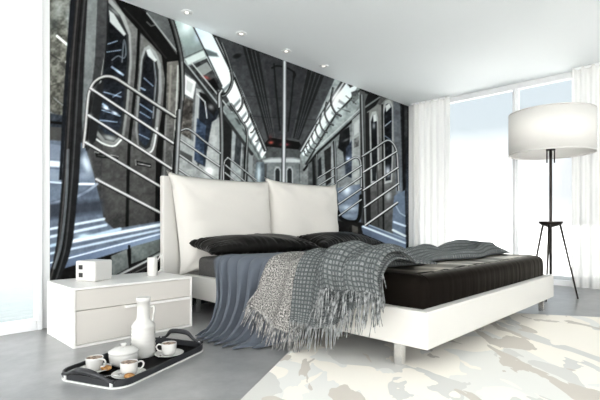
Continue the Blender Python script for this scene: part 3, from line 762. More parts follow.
# ------------------------------------------------------------------ downlights
LX = (2.046, 2.655, 3.275, 3.898)
for k, x in enumerate(LX):
    nm = ('nearest the left end of the row of four', 'second from the left in the ceiling row of four', 'third from the left in the ceiling row of four', 'at the far right end of the row of four')[k]
    r = thing('downlight', (x, 3.49, H), 'round white recessed ceiling downlight ' + nm, 'ceiling light', 'ceiling downlights in front of the mural')
    obj('trim_ring', add_lathe(BM(), [(.030, -.001), (.034, -.008), (.050, -.007), (.055, -.0005), (.030, -.0005)], (x, 3.49, H), 32, True), M['frame'], r, True)
    obj('reflector', add_lathe(BM(), [(.030, -.0035), (.020, -.002), (.018, -.0045), (.029, -.006)], (x, 3.49, H), 32, True), M['alum'], r, True)
    obj('lamp_lens', add_lathe(BM(), [(0, -.0045), (.012, -.004), (.018, -.002), (.018, -.0008), (0, -.0008)], (x, 3.49, H), 24), M['lens'], r, True)

# ------------------------------------------------------------------ rug
e1 = Vector((.87, .493, 0)).normalized(); e2 = Vector((.493, -.87, 0)).normalized()
ang = math.atan2(e1.y, e1.x)
a0, a1, n0, n1_ = .75, 4.13, -.775, 2.7
bm = BM(); add_box(bm, a0, a1, -n1_, -n0, .001, .011, .004)
bmesh.ops.rotate(bm, verts=bm.verts, cent=(0, 0, 0), matrix=Matrix.Rotation(ang, 3, 'Z'))
tag(obj('rug', bm, M['rug'], origin=(e1 * 2.4 + e2 * 1.0)), 'large cream and greige camouflage patterned rug lying under the foot of the bed', 'rug')
RZ = .011

# ------------------------------------------------------------------ bed
BX0, BX1, BY0, BY1, ZB, ZT = 2.04, 4.335, 1.109, 3.60, .138, .337
bed = thing('bed', ((BX0 + BX1) / 2, (BY0 + BY1) / 2, 0), 'wide white leather platform bed with two tall padded headboard cushions', 'bed')
bm = BM(); W_ = .06
outl = [(BX0, BY1), (BX0, BY0), (BX1, BY0), (BX1, BY1), (BX1 - W_, BY1), (BX1 - W_, BY0 + W_), (BX0 + W_, BY0 + W_), (BX0 + W_, BY1)]
lo = [bm.verts.new((x, y, ZB)) for x, y in outl]; hi = [bm.verts.new((x, y, ZT)) for x, y in outl]
for q in ((0, 1, 6, 7), (1, 2, 5, 6), (2, 3, 4, 5)):
    bm.faces.new([hi[k] for k in q]); bm.faces.new([lo[k] for k in reversed(q)])
for k in range(8): bm.faces.new((lo[k], lo[(k + 1) % 8], hi[(k + 1) % 8], hi[k]))
bmesh.ops.recalc_face_normals(bm, faces=bm.faces)
bmesh.ops.bevel(bm, geom=[e for e in bm.edges if e.calc_face_angle(0) > .5], offset=.008, segments=3, profile=.5, affect='EDGES')
obj('bed_frame', bm, M['leather'], bed)
obj('slat_platform', add_box(BM(), BX0 + .06, BX1 - .06, BY0 + .06, BY1, ZB + .03, ZB + .075), M['black'], bed)
for (x, y) in ((2.10, 1.31), (4.27, 1.19), (2.10, 3.40), (4.27, 3.40), (3.19, 1.31), (3.19, 3.4)):
    zf = RZ if y < 2 else 0
    bm = BM(); add_box(bm, x - .024, x + .024, y - .024, y + .024, zf, ZB + .03, .004)
    lg = obj('leg', bm, M['chrome'], bed)
obj('headboard', add_box(BM(), 1.872, 4.24, 3.60, 3.66, .16, 1.225, .012, 3), M['leather'], bed)

def cushion(x0, x1, z0, z1, yb, seed, taper=0.0):
    r = np.random.default_rng(seed); ph = r.random(8) * 6.28
    w, h = x1 - x0, z1 - z0
    def mk(side):
        def fn(u, v):
            a, b_ = 2 * u - 1, 2 * v - 1
            # edges bow inward between the pointed corners
            X = x0 + w * (.5 + .5 * a * (1 - .030 * (1 - b_ ** 2) ** .6 * (abs(a) ** 3)))
            Z = z0 + h * (.5 + .5 * b_ * (1 - .045 * (1 - a ** 2) ** .5 * (abs(b_) ** 3)))
            ear = (abs(a) * abs(b_)) ** 7
            X += .030 * ear * a; Z += .022 * ear * b_
            X += taper * (1 - v) * (1 - u)
            T = ((1 - abs(a) ** 4) * (1 - abs(b_) ** 4)) ** .5
            wr = .006 * math.sin(7 * a + ph[0] + 3 * b_) + .005 * math.sin(11 * b_ + ph[1] + 5 * a) + .006 * math.sin(16 * a * b_ + ph[2])
            # creases radiating from the corners
            for cx_, cz_ in ((-1, 1), (1, 1), (-1, -1), (1, -1)):
                dx, dz = a - cx_, b_ - cz_
                rr = math.hypot(dx, dz)
                wr += .018 * math.exp(-(rr / .55) ** 2) * math.sin(9 * math.atan2(abs(dz), abs(dx) + 1e-6) + ph[3])
            lean = .07 * (1 - v) ** 1.3
            if side > 0: y = yb - lean - (.15 * T) - wr * T
            else: y = yb - lean * .4 + .015 * T
            y -= .012 * (1 - T)
            return (X, y, Z)
        return fn
    bm = BM(); grid(bm, mk(1), 44, 40); grid(bm, mk(-1), 44, 40)
    bmesh.ops.remove_doubles(bm, verts=bm.verts, dist=.004)
    bmesh.ops.recalc_face_normals(bm, faces=bm.faces)
    o = obj('headboard_cushion', bm, M['cushion'], bed, True)
    return o
cushion(1.915, 3.07, .345, 1.245, 3.575, 3, .08)
cushion(3.05, 4.185, .345, 1.275, 3.575, 5)

# mattress and bedspread
bm = BM(); add_box(bm, 2.105, 4.27, 1.175, 3.42, ZB + .076, .498, .045, 4)
tag(obj('mattress', bm, M['mattress'], None, True, origin=(3.19, 2.3, .214)), 'thick charcoal grey mattress resting in the white bed frame', 'mattress')

def bedspread():
    """a fitted satin cover: top sheet and three skirts tucked into the frame"""
    x0, x1, y0, y1 = 2.108, 4.268, 1.178, 3.0
    cx, cy = (x0 + x1) / 2, (y0 + y1) / 2
    nseg = 400
    # outline path of the tucked cover: left side, rounded corner, foot, rounded corner, right side
    path = []
    rc = .075
    def arc(cx_, cy_, a0_, a1_, n=14): return [(cx_ + rc * math.cos(a0_ + (a1_ - a0_) * k / n), cy_ + rc * math.sin(a0_ + (a1_ - a0_) * k / n)) for k in range(n + 1)]
    def seg(a, b, n): return [(a[0] + (b[0] - a[0]) * k / n, a[1] + (b[1] - a[1]) * k / n) for k in range(n)]
    path += seg((x0 - .014, y1), (x0 - .014, y0 + rc), 90)
    path += arc(x0 - .014 + rc, y0 - .014 + rc, PI, 1.5 * PI)
    path += seg((x0 - .014 + rc, y0 - .014), (x1 + .014 - rc, y0 - .014), 150)
    path += arc(x1 + .014 - rc, y0 - .014 + rc, 1.5 * PI, 2 * PI)
    path += seg((x1 + .014, y0 + rc), (x1 + .014, y1), 90) + [(x1 + .014, y1)]
    n = len(path)
    bm = BM()
    ring = []
    for k, (x, y) in enumerate(path):
        col = []
        a, b_ = path[max(k - 1, 0)], path[min(k + 1, n - 1)]
        tx, ty = b_[0] - a[0], b_[1] - a[1]; L = math.hypot(tx, ty); nx, ny = ty / L, -tx / L
        s = k / n * 90
        for j in range(13):
            v_ = j / 12
            if v_ < .42:        # rounded shoulder, from the top inwards
                q = v_ / .42
                ins = .075 * (1 - math.sin(q * PI / 2)); z = .512 - .055 * (1 - math.cos(q * PI / 2))
                wr = .0011 * q
            else:
                q = (v_ - .42) / .58
                ins = 0; z = .457 - .165 * q
                wr = .0011
            w = (.5 * math.sin(s * 3.1 + 1.7 * math.sin(s * .61)) + .4 * math.sin(s * 7.3 + 2 * math.sin(s * .9) + v_ * 2)) * wr
            ins2 = ins - w + max(0, v_ - .5) * .010 - .006 * math.sin(max(0, (v_ - .42)) / .58 * PI)
            col.append(bm.verts.new((x - nx * -1 * 0 - nx * ins2 * 1, y - ny * ins2, z)))
        ring.append(col)
    for k in range(n - 1):
        for j in range(12):
            bm.faces.new((ring[k][j], ring[k][j + 1], ring[k + 1][j + 1], ring[k + 1][j]))
    # top, closed by rows from the left side to the right side
    L, R = ring[:91], ring[-91:][::-1]
    rows = []
    ytop = [c[0].co.y for c in L]
    m_ = len(ring)
    # foot edge of the top
    nt = 60
    prev = None
    for k in range(0, 91):
        a, b_ = L[k][0].co, R[k][0].co
        row = [L[k][0]]
        for i in range(1, nt):
            t = i / nt
            x = a.x + (b_.x - a.x) * t; y = a.y + (b_.y - a.y) * t
            z = .512 + .003 * math.sin(x * 9 + y * 5) + .003 * math.sin(x * 4 - y * 13 + 1) + .002 * math.sin(23 * x)
            row.append(bm.verts.new((x, y, z)))
        row.append(R[k][0])
        if prev:
            for i in range(nt): bm.faces.new((prev[i], row[i], row[i + 1], prev[i + 1]))
        prev = row
    # foot strip between the last row and the foot shoulder
    foot = [c[0] for c in ring[90:len(ring) - 90]]
    loop = prev + foot[::-1][1:-1] if foot[0] is prev[0] else prev + foot[::-1]
    try:
        f = bm.faces.new(loop); bmesh.ops.triangulate(bm, faces=[f])
    except ValueError: pass
    bmesh.ops.recalc_face_normals(bm, faces=bm.faces)
    thicken(bm, .004)
    tag(obj('bedspread', bm, M['satin'], None, True, origin=(cx, cy, .5)), 'dark brown satin bedspread tucked into the foot of the white bed frame', 'bedspread')
bedspread()

# black satin pillows
def pillow(cx_, cy_, cz_, w, d, t, rot, tilt, seed, label):
    r = np.random.default_rng(seed); ph = r.random(8) * 6.28
    Rm = Matrix.Translation((cx_, cy_, cz_)) @ Matrix.Rotation(rot, 4, 'Z') @ Matrix.Rotation(tilt, 4, 'X')
    def mk(sd):
        def fn(u, v):
            a, b_ = 2 * u - 1, 2 * v - 1
            x = w / 2 * a * (1 - .07 * (1 - b_ ** 2)); y = d / 2 * b_ * (1 - .10 * (1 - a ** 2))
            T = max(0, (1 - a ** 2) * (1 - b_ ** 2)) ** .42
            z = sd * t / 2 * T * (1.0 if sd > 0 else .8)
            # gathers running in from the piped edge
            g = math.exp(-((1 - abs(a)) / .25) ** 2) * math.sin(b_ * 21 + ph[0] + 3 * math.sin(6 * b_ + ph[1]) + 3 * a) + math.exp(-((1 - abs(b_)) / .38) ** 2) * (math.sin(a * 33 + ph[2] + 4 * math.sin(7 * a + ph[3]) + 4 * b_) * (.6 + .4 * math.sin(11 * a + ph[5])) + .4 * math.sin(a * 71 + 5 * b_ + ph[6]))
            z += sd * .013 * g * T ** .5 + sd * .008 * T * math.sin(5 * a + 4 * b_ + ph[4])
            return Rm @ Vector((x, y, z))
        return fn
    bm = BM(); grid(bm, mk(1), 80, 40); grid(bm, mk(-1), 80, 40)
    bmesh.ops.remove_doubles(bm, verts=bm.verts, dist=.003)
    bmesh.ops.recalc_face_normals(bm, faces=bm.faces)
    tag(obj('pillow', bm, M['pillow'], None, True, origin=(cx_, cy_, cz_ - t / 2)), label, 'pillow', 'black satin pillows on the bed')
pillow(2.60, 3.17, .592, 1.20, .46, .205, -.13, .14, 21, 'black satin pillow with gathered edges in front of the left headboard cushion')
pillow(3.80, 3.17, .592, 1.06, .46, .205, .02, .16, 22, 'black satin pillow with gathered edges in front of the right headboard cushion')

# ------------------------------------------------------------------ slate blanket: flat on the bed, over the rail, down to the floor
def blanket():
    # path across the bed edge (x, z), by arc parameter
    P = [(3.30, .524), (2.9, .524), (2.5, .525), (2.2, .528), (2.10, .526), (2.045, .500), (2.015, .44), (1.995, .35), (1.965, .22), (1.90, .10), (1.82, .035), (1.70, .016)]
    prof = catmull([(a, 0, b) for a, b in P], 6)
    n = len(prof) - 1
    iedge = 6 * 5
    def fn(u, v):
        f = v * n; i = min(int(f), n - 1); t = f - i
        q = prof[i].lerp(prof[i + 1], t)
        h = max(0.0, (f - iedge) / (n - iedge))         # 0 at the bed edge, 1 at the hem on the floor
        top = max(0.0, (iedge - f) / iedge)
        ytop = 3.055 - 1.05 * u
        ybot = 2.70 - .62 * u
        e = h ** 1.05
        y = ytop * (1 - e) + ybot * e
        y += -.05 * top * (1 - u) * 0 - top * .04
        # pleats
        ph = 2 * PI * (8.6 * u + .22 * math.sin(6 * u)) + .5 * top + .9 + .5 * math.sin(3 * h + 9 * u)
        pl = 2 * abs(math.sin(ph / 2 + .12 * math.sin(ph))) ** .8 - 1      # rounded crests, creased valleys
        amp = (.010 + .020 * (1 - top) ** 2 + .030 * min(1, h * 1.6)) * (1 - .5 * sstep(.62, .8, u))
        x, z = q.x, q.z
        fade = sstep(0, .10, u) * .85 + .15
        if h > 0:
            x -= amp * pl * fade + .020 * h
            y += .022 * min(1, h * 2) * math.cos(ph) * (1 - .5 * sstep(.62, .8, u))
        else:
            z += amp * (pl * .8 + .2) * fade * (1 - .55 * top)
        # hem: pleat crests run further out, the last pleat pulls back beneath the throw
        if h > .55:
            w = sstep(.55, 1, h)
            x -= w * (.05 * pl - .02)
            x += w * .34 * sstep(.80, 1.0, u)
            y += w * -.05 * sstep(.75, 1.0, u)
        z = max(z, .006)
        if h > .3 and z < .03: z = .006 + .022 * (pl * .5 + .5) * (1 - .6 * sstep(.9, 1, h))
        return (x, y, z)
    bm = BM(); grid(bm, fn, 240, 110, 1.0, 2.0)
    thicken(bm, .004)
    o = obj('blanket', bm, M['blanket'], None, True, origin=(2.0, 2.6, 0))
    tag(o, 'slate blue blanket falling in folds from the bed side to the floor', 'blanket')
blanket()

# ------------------------------------------------------------------ wool throw
throw = thing('throw', (2.1, 1.8, .5), 'fringed grey checked wool throw bunched across the bed and over its side', 'throw')
def fringe(bm, fn, n, length, spread, r=.0028, jitter=.35, wander=.07):
    for k in range(n):
        s = (k + random.random() * .8) / n
        p0, dirv = fn(s)
        p0 = Vector(p0); d = Vector(dirv).normalized()
        d = (d + Vector((random.uniform(-1, .5), random.uniform(-1, 1), random.uniform(-.4, .3))) * spread).normalized()
        L = length * random.uniform(1 - jitter, 1.15)
        pts = []
        cur = p0 - d * .012
        for j in range(5):
            pts.append(cur.copy())
            d = (d + Vector((random.uniform(-1, 1), random.uniform(-1, 1), random.uniform(-1.4, .2))) * wander).normalized()
            cur = cur + d * L / 4
        for q in pts: q.z = max(q.z, .02)
        add_tube(bm, pts, [r, r, r, r * .9, r * .6], 4, False)

# pale reverse side, hanging over the blanket
def light_fn(u, v):
    # u: from the head side (0) to the foot side (1); v: from the bed top (0) to the hem (1)
    yt = 2.23 - .35 * u; yb = 2.29 - .42 * u
    y = yt * (1 - v) + yb * v
    P = [(2.34, .560), (2.14, .575), (2.015, .545), (1.965, .45), (1.945, .34), (1.925, .24), (1.895, .14)]
    f = v * 6; i = min(int(f), 5); t = f - i
    a = light_prof[min(int(v * (len(light_prof) - 1)), len(light_prof) - 2)]
    ff = v * (len(light_prof) - 1); ii = min(int(ff), len(light_prof) - 2); q = light_prof[ii].lerp(light_prof[ii + 1], ff - ii)
    w = math.sin(u * 9 + 1 + v) * .022 + math.sin(u * 21 + 2 * v) * .006
    x = q.x - w * sstep(.15, .5, v)
    z = q.z + w * (1 - sstep(.15, .5, v)) * .8 + (.10 * (1 - u) ** 1.5 - .03 * u) * sstep(.5, 1, v)
    x += .02 * sstep(.35, 1.0, u) * sstep(.1, .4, v); z -= .03 * sstep(.5, .9, u) * (1 - sstep(.1, .4, v))
    return (x, y, z)
light_prof = catmull([(a, 0, b) for a, b in [(2.34, .560), (2.14, .575), (1.985, .555), (1.918, .45), (1.893, .34), (1.868, .24), (1.830, .135)]], 6)
bm = BM(); grid(bm, light_fn, 40, 50, .6, .8); thicken(bm, .008)
dr = obj('draped_end', bm, M['tweed'], throw, True); dr['label'] = 'pale tweed reverse side'
bm = BM()
fringe(bm, lambda s: (light_fn(s, 1.0), (-.30, .22 - .45 * s, -1)), 64, .15, .24, .0032)
fringe(bm, lambda s: (light_fn(0.0, .78 + .22 * s), (-.3, .55, -.9)), 22, .10, .25)
obj('fringe', bm, M['fringe_light'], dr, False)

# dark checked side: rises from the hanging corner into a twisted bunch at the bed edge
dark_prof = catmull([(a, 0, b) for a, b in [(2.55, .56), (2.34, .585), (2.16, .625), (2.04, .635), (1.945, .580), (1.890, .47), (1.865, .36), (1.845, .25), (1.83, .19)]], 6)
def dark_fn(u, v):
    yt = 1.95 - .62 * u; yb = 1.93 - .60 * u
    y = yt * (1 - v) + yb * v
    ff = v * (len(dark_prof) - 1); ii = min(int(ff), len(dark_prof) - 2); q = dark_prof[ii].lerp(dark_prof[ii + 1], ff - ii)
    hump = math.exp(-((u - .52) / .38) ** 2)
    w = -.012 + math.sin(u * 15 + 2.2 * v + .5) * .022 + math.sin(u * 31 - 3 * v) * .008
    tp = 1 - sstep(.35, .6, v)
    x = q.x - w * sstep(.25, .55, v) + .035 * sstep(.6, 1, u)
    z = q.z + tp * (w * .8 + .030 * hump - .015) + (.19 * sstep(.35, 1.0, u) ** 1.2) * sstep(.45, 1, v)
    z = max(z, .535 if v < .25 else 0)
    return (x, y, z)
bm = BM(); grid(bm, dark_fn, 70, 64, .66, .85); thicken(bm, .008)
obj('woven_body', bm, M['check'], throw, True)
bm = BM()
fringe(bm, lambda s: (dark_fn(s, 1.0), (-.35, -.02 - .15 * s, -1)), 60, .13, .22, .0032)
fringe(bm, lambda s: (dark_fn(1.0, .62 + .36 * s), (-.4, -.40, -.85)), 30, .16, .25)
obj('fringe', bm, M['fringe_dark'], throw, False)
# the rolled collar: a second fold lying over the hanging part, with its own fringe
fold_prof = catmull([(a, 0, b) for a, b in [(2.20, .615), (2.13, .665), (2.03, .690), (1.92, .668), (1.84, .590), (1.815, .505), (1.82, .425)]], 6)
def fold_fn(u, v):
    # u along the bed side from head to foot, v from the bed top down over the front
    y = 1.70 - .41 * u + .03 * math.sin(v * 3) - .05 * v * (u - .5)
    ff = v * (len(fold_prof) - 1); ii = min(int(ff), len(fold_prof) - 2); q = fold_prof[ii].lerp(fold_prof[ii + 1], ff - ii)
    w = .014 * math.sin(u * 17 + v * 4) + .007 * math.sin(u * 37 - v * 3)
    dent = math.exp(-((u - .66) / .13) ** 2) * math.exp(-((v - .42) / .16) ** 2)      # the hollow of the twist
    e = 1 - (2 * u - 1) ** 4
    return (q.x - w + .075 * dent + .05 * (1 - e), y, q.z - .045 * (1 - e) + w * .5 - .06 * dent + .03 * sstep(.5, 1, u) * v)
bm = BM(); grid(bm, fold_fn, 50, 36, .5, .42); thicken(bm, .008)
obj('folded_edge', bm, M['check'], throw, True)
bm = BM()
fringe(bm, lambda s: (fold_fn(s, 1.0), (-.28, .06 - .22 * s, -1)), 54, .22, .2, .0034)
obj('fringe', bm, M['fringe_dark'], throw, False)
# the bunched run across the bed
def run_fn(u, v):
    x = 2.16 + 2.16 * u
    yf = 1.49 + .04 * math.sin(u * 7) + .03 * math.sin(u * 17 + 1) - .02 * u
    yb = 2.10 - .34 * u + .03 * math.sin(u * 5 + 2)
    y = yf + (yb - yf) * v
    env = (1 - (2 * v - 1) ** 4) ** .5 if 0 < v < 1 else 0
    taper = .75 + .5 * math.sin(min(1, u * 1.1) * PI) * .4
    rr_ = .5 + .5 * math.sin(v * 14 + 2.6 * math.sin(u * 6.5) + u * 3); ridges = 1.25 * rr_ ** 1.4 + .35 * math.sin(v * 25 + u * 9 + 1.2 * math.sin(u * 14))
    hgt = (.034 + .056 * ridges + .040 * math.exp(-((u - .80) / .13) ** 2) + .016 * math.sin(u * 19 + v * 3)) * taper
    return (x, y, .5215 + env * max(.006, hgt) * (1 - .8 * sstep(.93, 1, u)))
bm = BM(); grid(bm, run_fn, 150, 50, 2.16, .8); thicken(bm, .006)
obj('bunched_run', bm, M['check'], throw, True)
bm = BM()
fringe(bm, lambda s: (run_fn(1.0, .25 + .6 * s), (.5, -.2, .1)), 40, .06, .6)
obj('fringe', bm, M['fringe_dark'], throw, False)

# ------------------------------------------------------------------ nightstand
NX0, NX1, NY0, NY1, NH = .9385, 1.790, 2.977, 3.529, .3835
ns = thing('nightstand', ((NX0 + NX1) / 2, (NY0 + NY1) / 2, 0), 'low white two-drawer nightstand standing left of the bed', 'nightstand')
bm = BM(); T = .014
add_box(bm, NX0, NX1, NY0, NY1, NH - T, NH, .002); add_box(bm, NX0, NX0 + T, NY0, NY1, 0, NH - T + .001, .001); add_box(bm, NX1 - T, NX1, NY0, NY1, 0, NH - T + .001, .001)
add_box(bm, NX0 + T, NX1 - T, NY0, NY1, 0, T); add_box(bm, NX0 + T, NX1 - T, NY1 - T, NY1, T, NH - T)
obj('carcass', bm, M['lacquer'], ns)
zm = .235
for (z0, z1) in ((zm + .002, NH - T - .003), (T + .003, zm - .002)):
    d = obj('drawer', add_box(BM(), NX0 + T + .002, NX1 - T - .002, NY0 + .006, NY0 + .45, z0, z1, .0015), M['drawer'], ns)
    if z0 < .1:
        bm = BM(); add_box(bm, 1.27, NX1 - T - .006, NY0 - .018, NY0 + .010, zm - .020, zm - .003, .003)
        obj('pull_bar', bm, M['lacquer'], d)

# white box with two square black openings, rotated on the nightstand
box = thing('decorative_box', (1.19, 3.31, NH), 'white block with two square black openings on the nightstand', 'box')
p0 = Vector((1.073, 3.364)); p1 = Vector((1.153, 3.205))
dl = (p1 - p0).normalized(); dn = Vector((-dl.y, dl.x))   # dn points to the back right
if dn.x < 0: dn = -dn
ctr = (p0 + p1) / 2 + dn * .085
a = math.atan2(dl.y, dl.x)
bm = BM(); add_box(bm, ctr.x - .089, ctr.x + .089, ctr.y - .085, ctr.y + .085, NH, NH + .146, .012, 3, rot=a)
obj('body', bm, M['ceramic'], box, False)
for zc in (NH + .100, NH + .044):
    c2 = p0 + dl * .052 - dn * .0005
    bm = BM(); add_box(bm, c2.x - .017, c2.x + .017, c2.y - .004, c2.y + .004, zc - .016, zc + .016, .003, 2, rot=a)
    obj('square_opening', bm, M['black'], box)

# white cylinder with a slender handle
vs = thing('mug', (1.607, 3.262, NH), 'tall white cylindrical mug standing at the right back of the nightstand', 'mug')
obj('mug_body', add_lathe(BM(), [(0, 0), (.036, 0), (.039, .004), (.039, .141), (.037, .144), (.034, .141), (.034, .008), (0, .006)], (1.607, 3.262, NH), 36), M['ceramic'], vs, True)
bm = BM(); add_tube(bm, catmull([(1.642, 3.238, NH + .125), (1.662, 3.224, NH + .165), (1.668, 3.220, NH + .12), (1.664, 3.223, NH + .06), (1.642, 3.238, NH + .02)], 6), .0045, 8)
obj('handle', bm, M['ceramic'], vs, True)

# ------------------------------------------------------------------ tray
TC = Vector((1.110, 2.410, 0)); TA = math.radians(23.0)
tx = Vector((math.cos(TA), math.sin(TA), 0)); ty = Vector((-math.sin(TA), math.cos(TA), 0))
def tp(a, b_, z): return TC + tx * a + ty * b_ + Vector((0, 0, z))
tray = thing('serving_tray', TC, 'black rounded serving tray with arched grey handles on the concrete floor', 'tray')
def rrect(hx, hy, r, n=10):
    out = []
    for cx_, cy_, a0_ in ((hx - r, hy - r, 0), (-hx + r, hy - r, PI / 2), (-hx + r, -hy + r, PI), (hx - r, -hy + r, 1.5 * PI)):
        for k in range(n + 1):
            q = a0_ + PI / 2 * k / n
            out.append((cx_ + r * math.cos(q), cy_ + r * math.sin(q)))
    return out
HX, HY, RR = .366, .215, .085
def tray_shell(levels):
    """closed ring strips through (inset, z) levels"""
    bm = BM(); rings = []
    for ins, z in levels: rings.append([bm.verts.new(tp(a, b_, z)) for a, b_ in rrect(HX - ins, HY - ins, RR - ins)])
    for r0, r1 in zip(rings, rings[1:] + rings[:1]):
        n = len(r0)
        for k in range(n): bm.faces.new((r0[k], r0[(k + 1) % n], r1[(k + 1) % n], r1[k]))
    bmesh.ops.recalc_face_normals(bm, faces=bm.faces)
    return bm
obj('rim', tray_shell([(.004, .007), (.0, .012), (.0, .040), (.004, .043), (.010, .040), (.010, .008)]), M['traygrey'], tray)
obj('piping', tray_shell([(-.003, .001), (-.003, .008), (.010, .008), (.010, .001)]), M['piping'], tray)
bm = BM(); lo = [bm.verts.new(tp(a, b_, .002)) for a, b_ in rrect(HX - .009, HY - .009, RR - .009)]; hi = [bm.verts.new(tp(a, b_, .010)) for a, b_ in rrect(HX - .009, HY - .009, RR - .009)]
bm.faces.new(lo[::-1]); bm.faces.new(hi)
for k in range(len(lo)): bm.faces.new((lo[k], lo[(k + 1) % len(lo)], hi[(k + 1) % len(lo)], hi[k]))
obj('base', bm, M['traybase'], tray)
for s in (-1, 1):
    hz, ln_, oy = (.098, -.012, 0) if s > 0 else (.076, .022, -.012)
    pts = catmull([tp(s * (HX + .002), oy - .168, .038), tp(s * (HX + .003), oy - .140, .041), tp(s * (HX + .002 + ln_ * .35), oy - .105, .056), tp(s * (HX + ln_ * .8), oy - .068, hz - .008), tp(s * (HX + ln_), oy - .03, hz), tp(s * (HX + ln_), oy + .03, hz), tp(s * (HX + ln_ * .8), oy + .068, hz - .008), tp(s * (HX + .002 + ln_ * .35), oy + .105, .056), tp(s * (HX + .003), oy + .140, .041), tp(s * (HX + .002), oy + .168, .038)], 5)
    n = len(pts)
    rr = [.0085 + .007 * math.exp(-((k / (n - 1) - .5) / .22) ** 4) for k in range(n)]
    h_ = obj('handle', add_tube(BM(), pts, rr, 10), M['traygrey'], tray, True)
    for q in (oy - .15, oy + .15):
        bm = BM(); c = tp(s * (HX + .001), q, .0)
        add_box(bm, c.x - .006, c.x + .006, c.y - .006, c.y + .006, .010, .046, .002, 2, rot=TA)
        obj('clip', bm, M['piping'], h_)

ZT_ = .010
def saucer(x, y, label):
    r = thing('saucer', (x, y, ZT_), label, 'saucer', 'white saucers on the tray')
    obj('dish', add_lathe(BM(), [(0, .004), (.032, .004), (.035, .0), (.042, .0), (.054, .006), (.083, .015), (.0855, .017), (.083, .0185), (.052, .010), (.038, .0075), (0, .0075)], (x, y, ZT_), 44), M['ceramic'], r, True)
    return r
def cup(x, y, ha, label):
    zc = ZT_ + .0082
    r = thing('coffee_cup', (x, y, zc), label, 'cup', 'white coffee cups on the tray')
    obj('cup_body', add_lathe(BM(), [(0, .003), (.026, .003), (.028, 0), (.031, .001), (.037, .010), (.042, .032), (.0435, .066), (.0425, .068), (.041, .066), (.0395, .034), (.034, .012), (0, .008)], (x, y, zc), 40), M['ceramic'], r, True)
    obj('coffee', add_lathe(BM(), [(0, .0640), (.0412, .0632), (.0408, .060), (0, .060)], (x, y, zc), 40), M['coffee'], r, True)
    d = Vector((math.cos(ha), math.sin(ha), 0)); c = Vector((x, y, zc))
    pts = catmull([c + d * .040 + Vector((0, 0, .056)), c + d * .060 + Vector((0, 0, .060)), c + d * .072 + Vector((0, 0, .046)), c + d * .064 + Vector((0, 0, .026)), c + d * .040 + Vector((0, 0, .018))], 6)
    obj('handle', add_tube(BM(), pts, .0045, 8), M['ceramic'], r, True)
def spoon(x, y, ang_, z0, z1, label):
    c = Vector((x, y, 0)); d = Vector((math.cos(ang_), math.sin(ang_), 0)); s_ = Vector((-d.y, d.x, 0))
    r = thing('teaspoon', (x, y, min(z0, z1)), label, 'spoon', 'steel teaspoons on the saucers')
    bm = BM(); add_tube(bm, [c - d * .02 + Vector((0, 0, z0)), c + d * .03 + Vector((0, 0, (z0 + z1) / 2 + .004)), c + d * .085 + Vector((0, 0, z1))], [.0022, .0022, .0036], 8, True, .6)
    obj('spoon_handle', bm, M['chrome'], r, True)
    bm = BM()
    def fn(u, v):
        a_ = u * 2 * PI; rr = v
        p = c - d * .038 + d * math.cos(a_) * rr * .021 + s_ * math.sin(a_) * rr * .0135
        return (p.x, p.y, z0 - .001 + .004 * rr * rr)
    grid(bm, fn, 20, 5); bmesh.ops.remove_doubles(bm, verts=bm.verts, dist=.0004); thicken(bm, .0012)
    obj('spoon_bowl', bm, M['chrome'], r, True)
def biscuit(x, y, z, rx, label, tilt=0.0):
    bm = BM()
    add_lathe(bm, [(0, 0), (rx * .85, 0), (rx, .004), (rx, .009), (rx * .8, .013), (0, .0145)], (x, y, z), 26)
    for v_ in bm.verts: v_.co.z += random.uniform(-.0008, .0008) if v_.co.z > z + .003 else 0
    bmesh.ops.rotate(bm, verts=bm.verts, cent=(x, y, z), matrix=Matrix.Rotation(tilt, 3, Vector((tx.x, tx.y, 0))))
    tag(obj('biscuit', bm, M['biscuit'], None, True, origin=(x, y, z)), label, 'biscuit', 'golden biscuits on the saucers')

SC = {'near': (.868, 2.420), 'mid': (.963, 2.212), 'far': (1.280, 2.386)}
saucer(*SC['near'], 'white saucer at the left end of the tray beside the arched handle')
ms_ = saucer(*SC['mid'], 'white saucer at the front middle of the tray under a cup')
saucer(*SC['far'], 'white saucer at the right of the tray beside the tall jug')
rv = Vector((.696, -.718, 0))
bm = BM()
for k, (ra, aa) in enumerate(((.066, -.62), (.070, -.42), (.064, -.24), (.072, -.10))):
    x_, y_ = SC['mid'][0] + ra * math.cos(aa), SC['mid'][1] + ra * math.sin(aa)
    z_ = ZT_ + .010 + (ra - .052) / .031 * .0085
    add_box(bm, x_ - .0045, x_ + .0045, y_ - .0014, y_ + .0014, z_ - .0008, z_ + .0006, rot=aa + 1.2)
obj('printed_mark', bm, M['black'], ms_)
cup(*SC['near'], math.atan2(-.9, .45), 'white cup of frothy coffee behind the tray\'s left handle')
cup(*SC['mid'], math.atan2(-.25, .97), 'white cup of frothy coffee at the front of the tray before the sugar bowl')
cup(*SC['far'], math.atan2(.62, -.78), 'white cup of frothy coffee at the right end beside the tall jug')
zs_ = ZT_ + .019
biscuit(SC['near'][0] + .040, SC['near'][1] - .050, ZT_ + .0135, .027, 'golden biscuit on the left saucer near the tray handle', .18)
biscuit(SC['mid'][0] - .026, SC['mid'][1] - .068, ZT_ + .0160, .028, 'round golden biscuit at the front edge of the middle saucer', .3)
spoon(SC['mid'][0] - .072, SC['mid'][1] + .004, 2.2, zs_ + .003, ZT_ + .006, 'steel teaspoon lying off the front middle saucer onto the tray')
spoon(SC['far'][0] - .060, SC['far'][1] - .020, .9, zs_ + .003, ZT_ + .022, 'steel teaspoon on the right saucer beside the tall jug')
spoon(SC['near'][0] + .058, SC['near'][1] + .018, 1.9, zs_ + .003, ZT_ + .022, 'steel teaspoon on the left saucer before the sugar bowl')

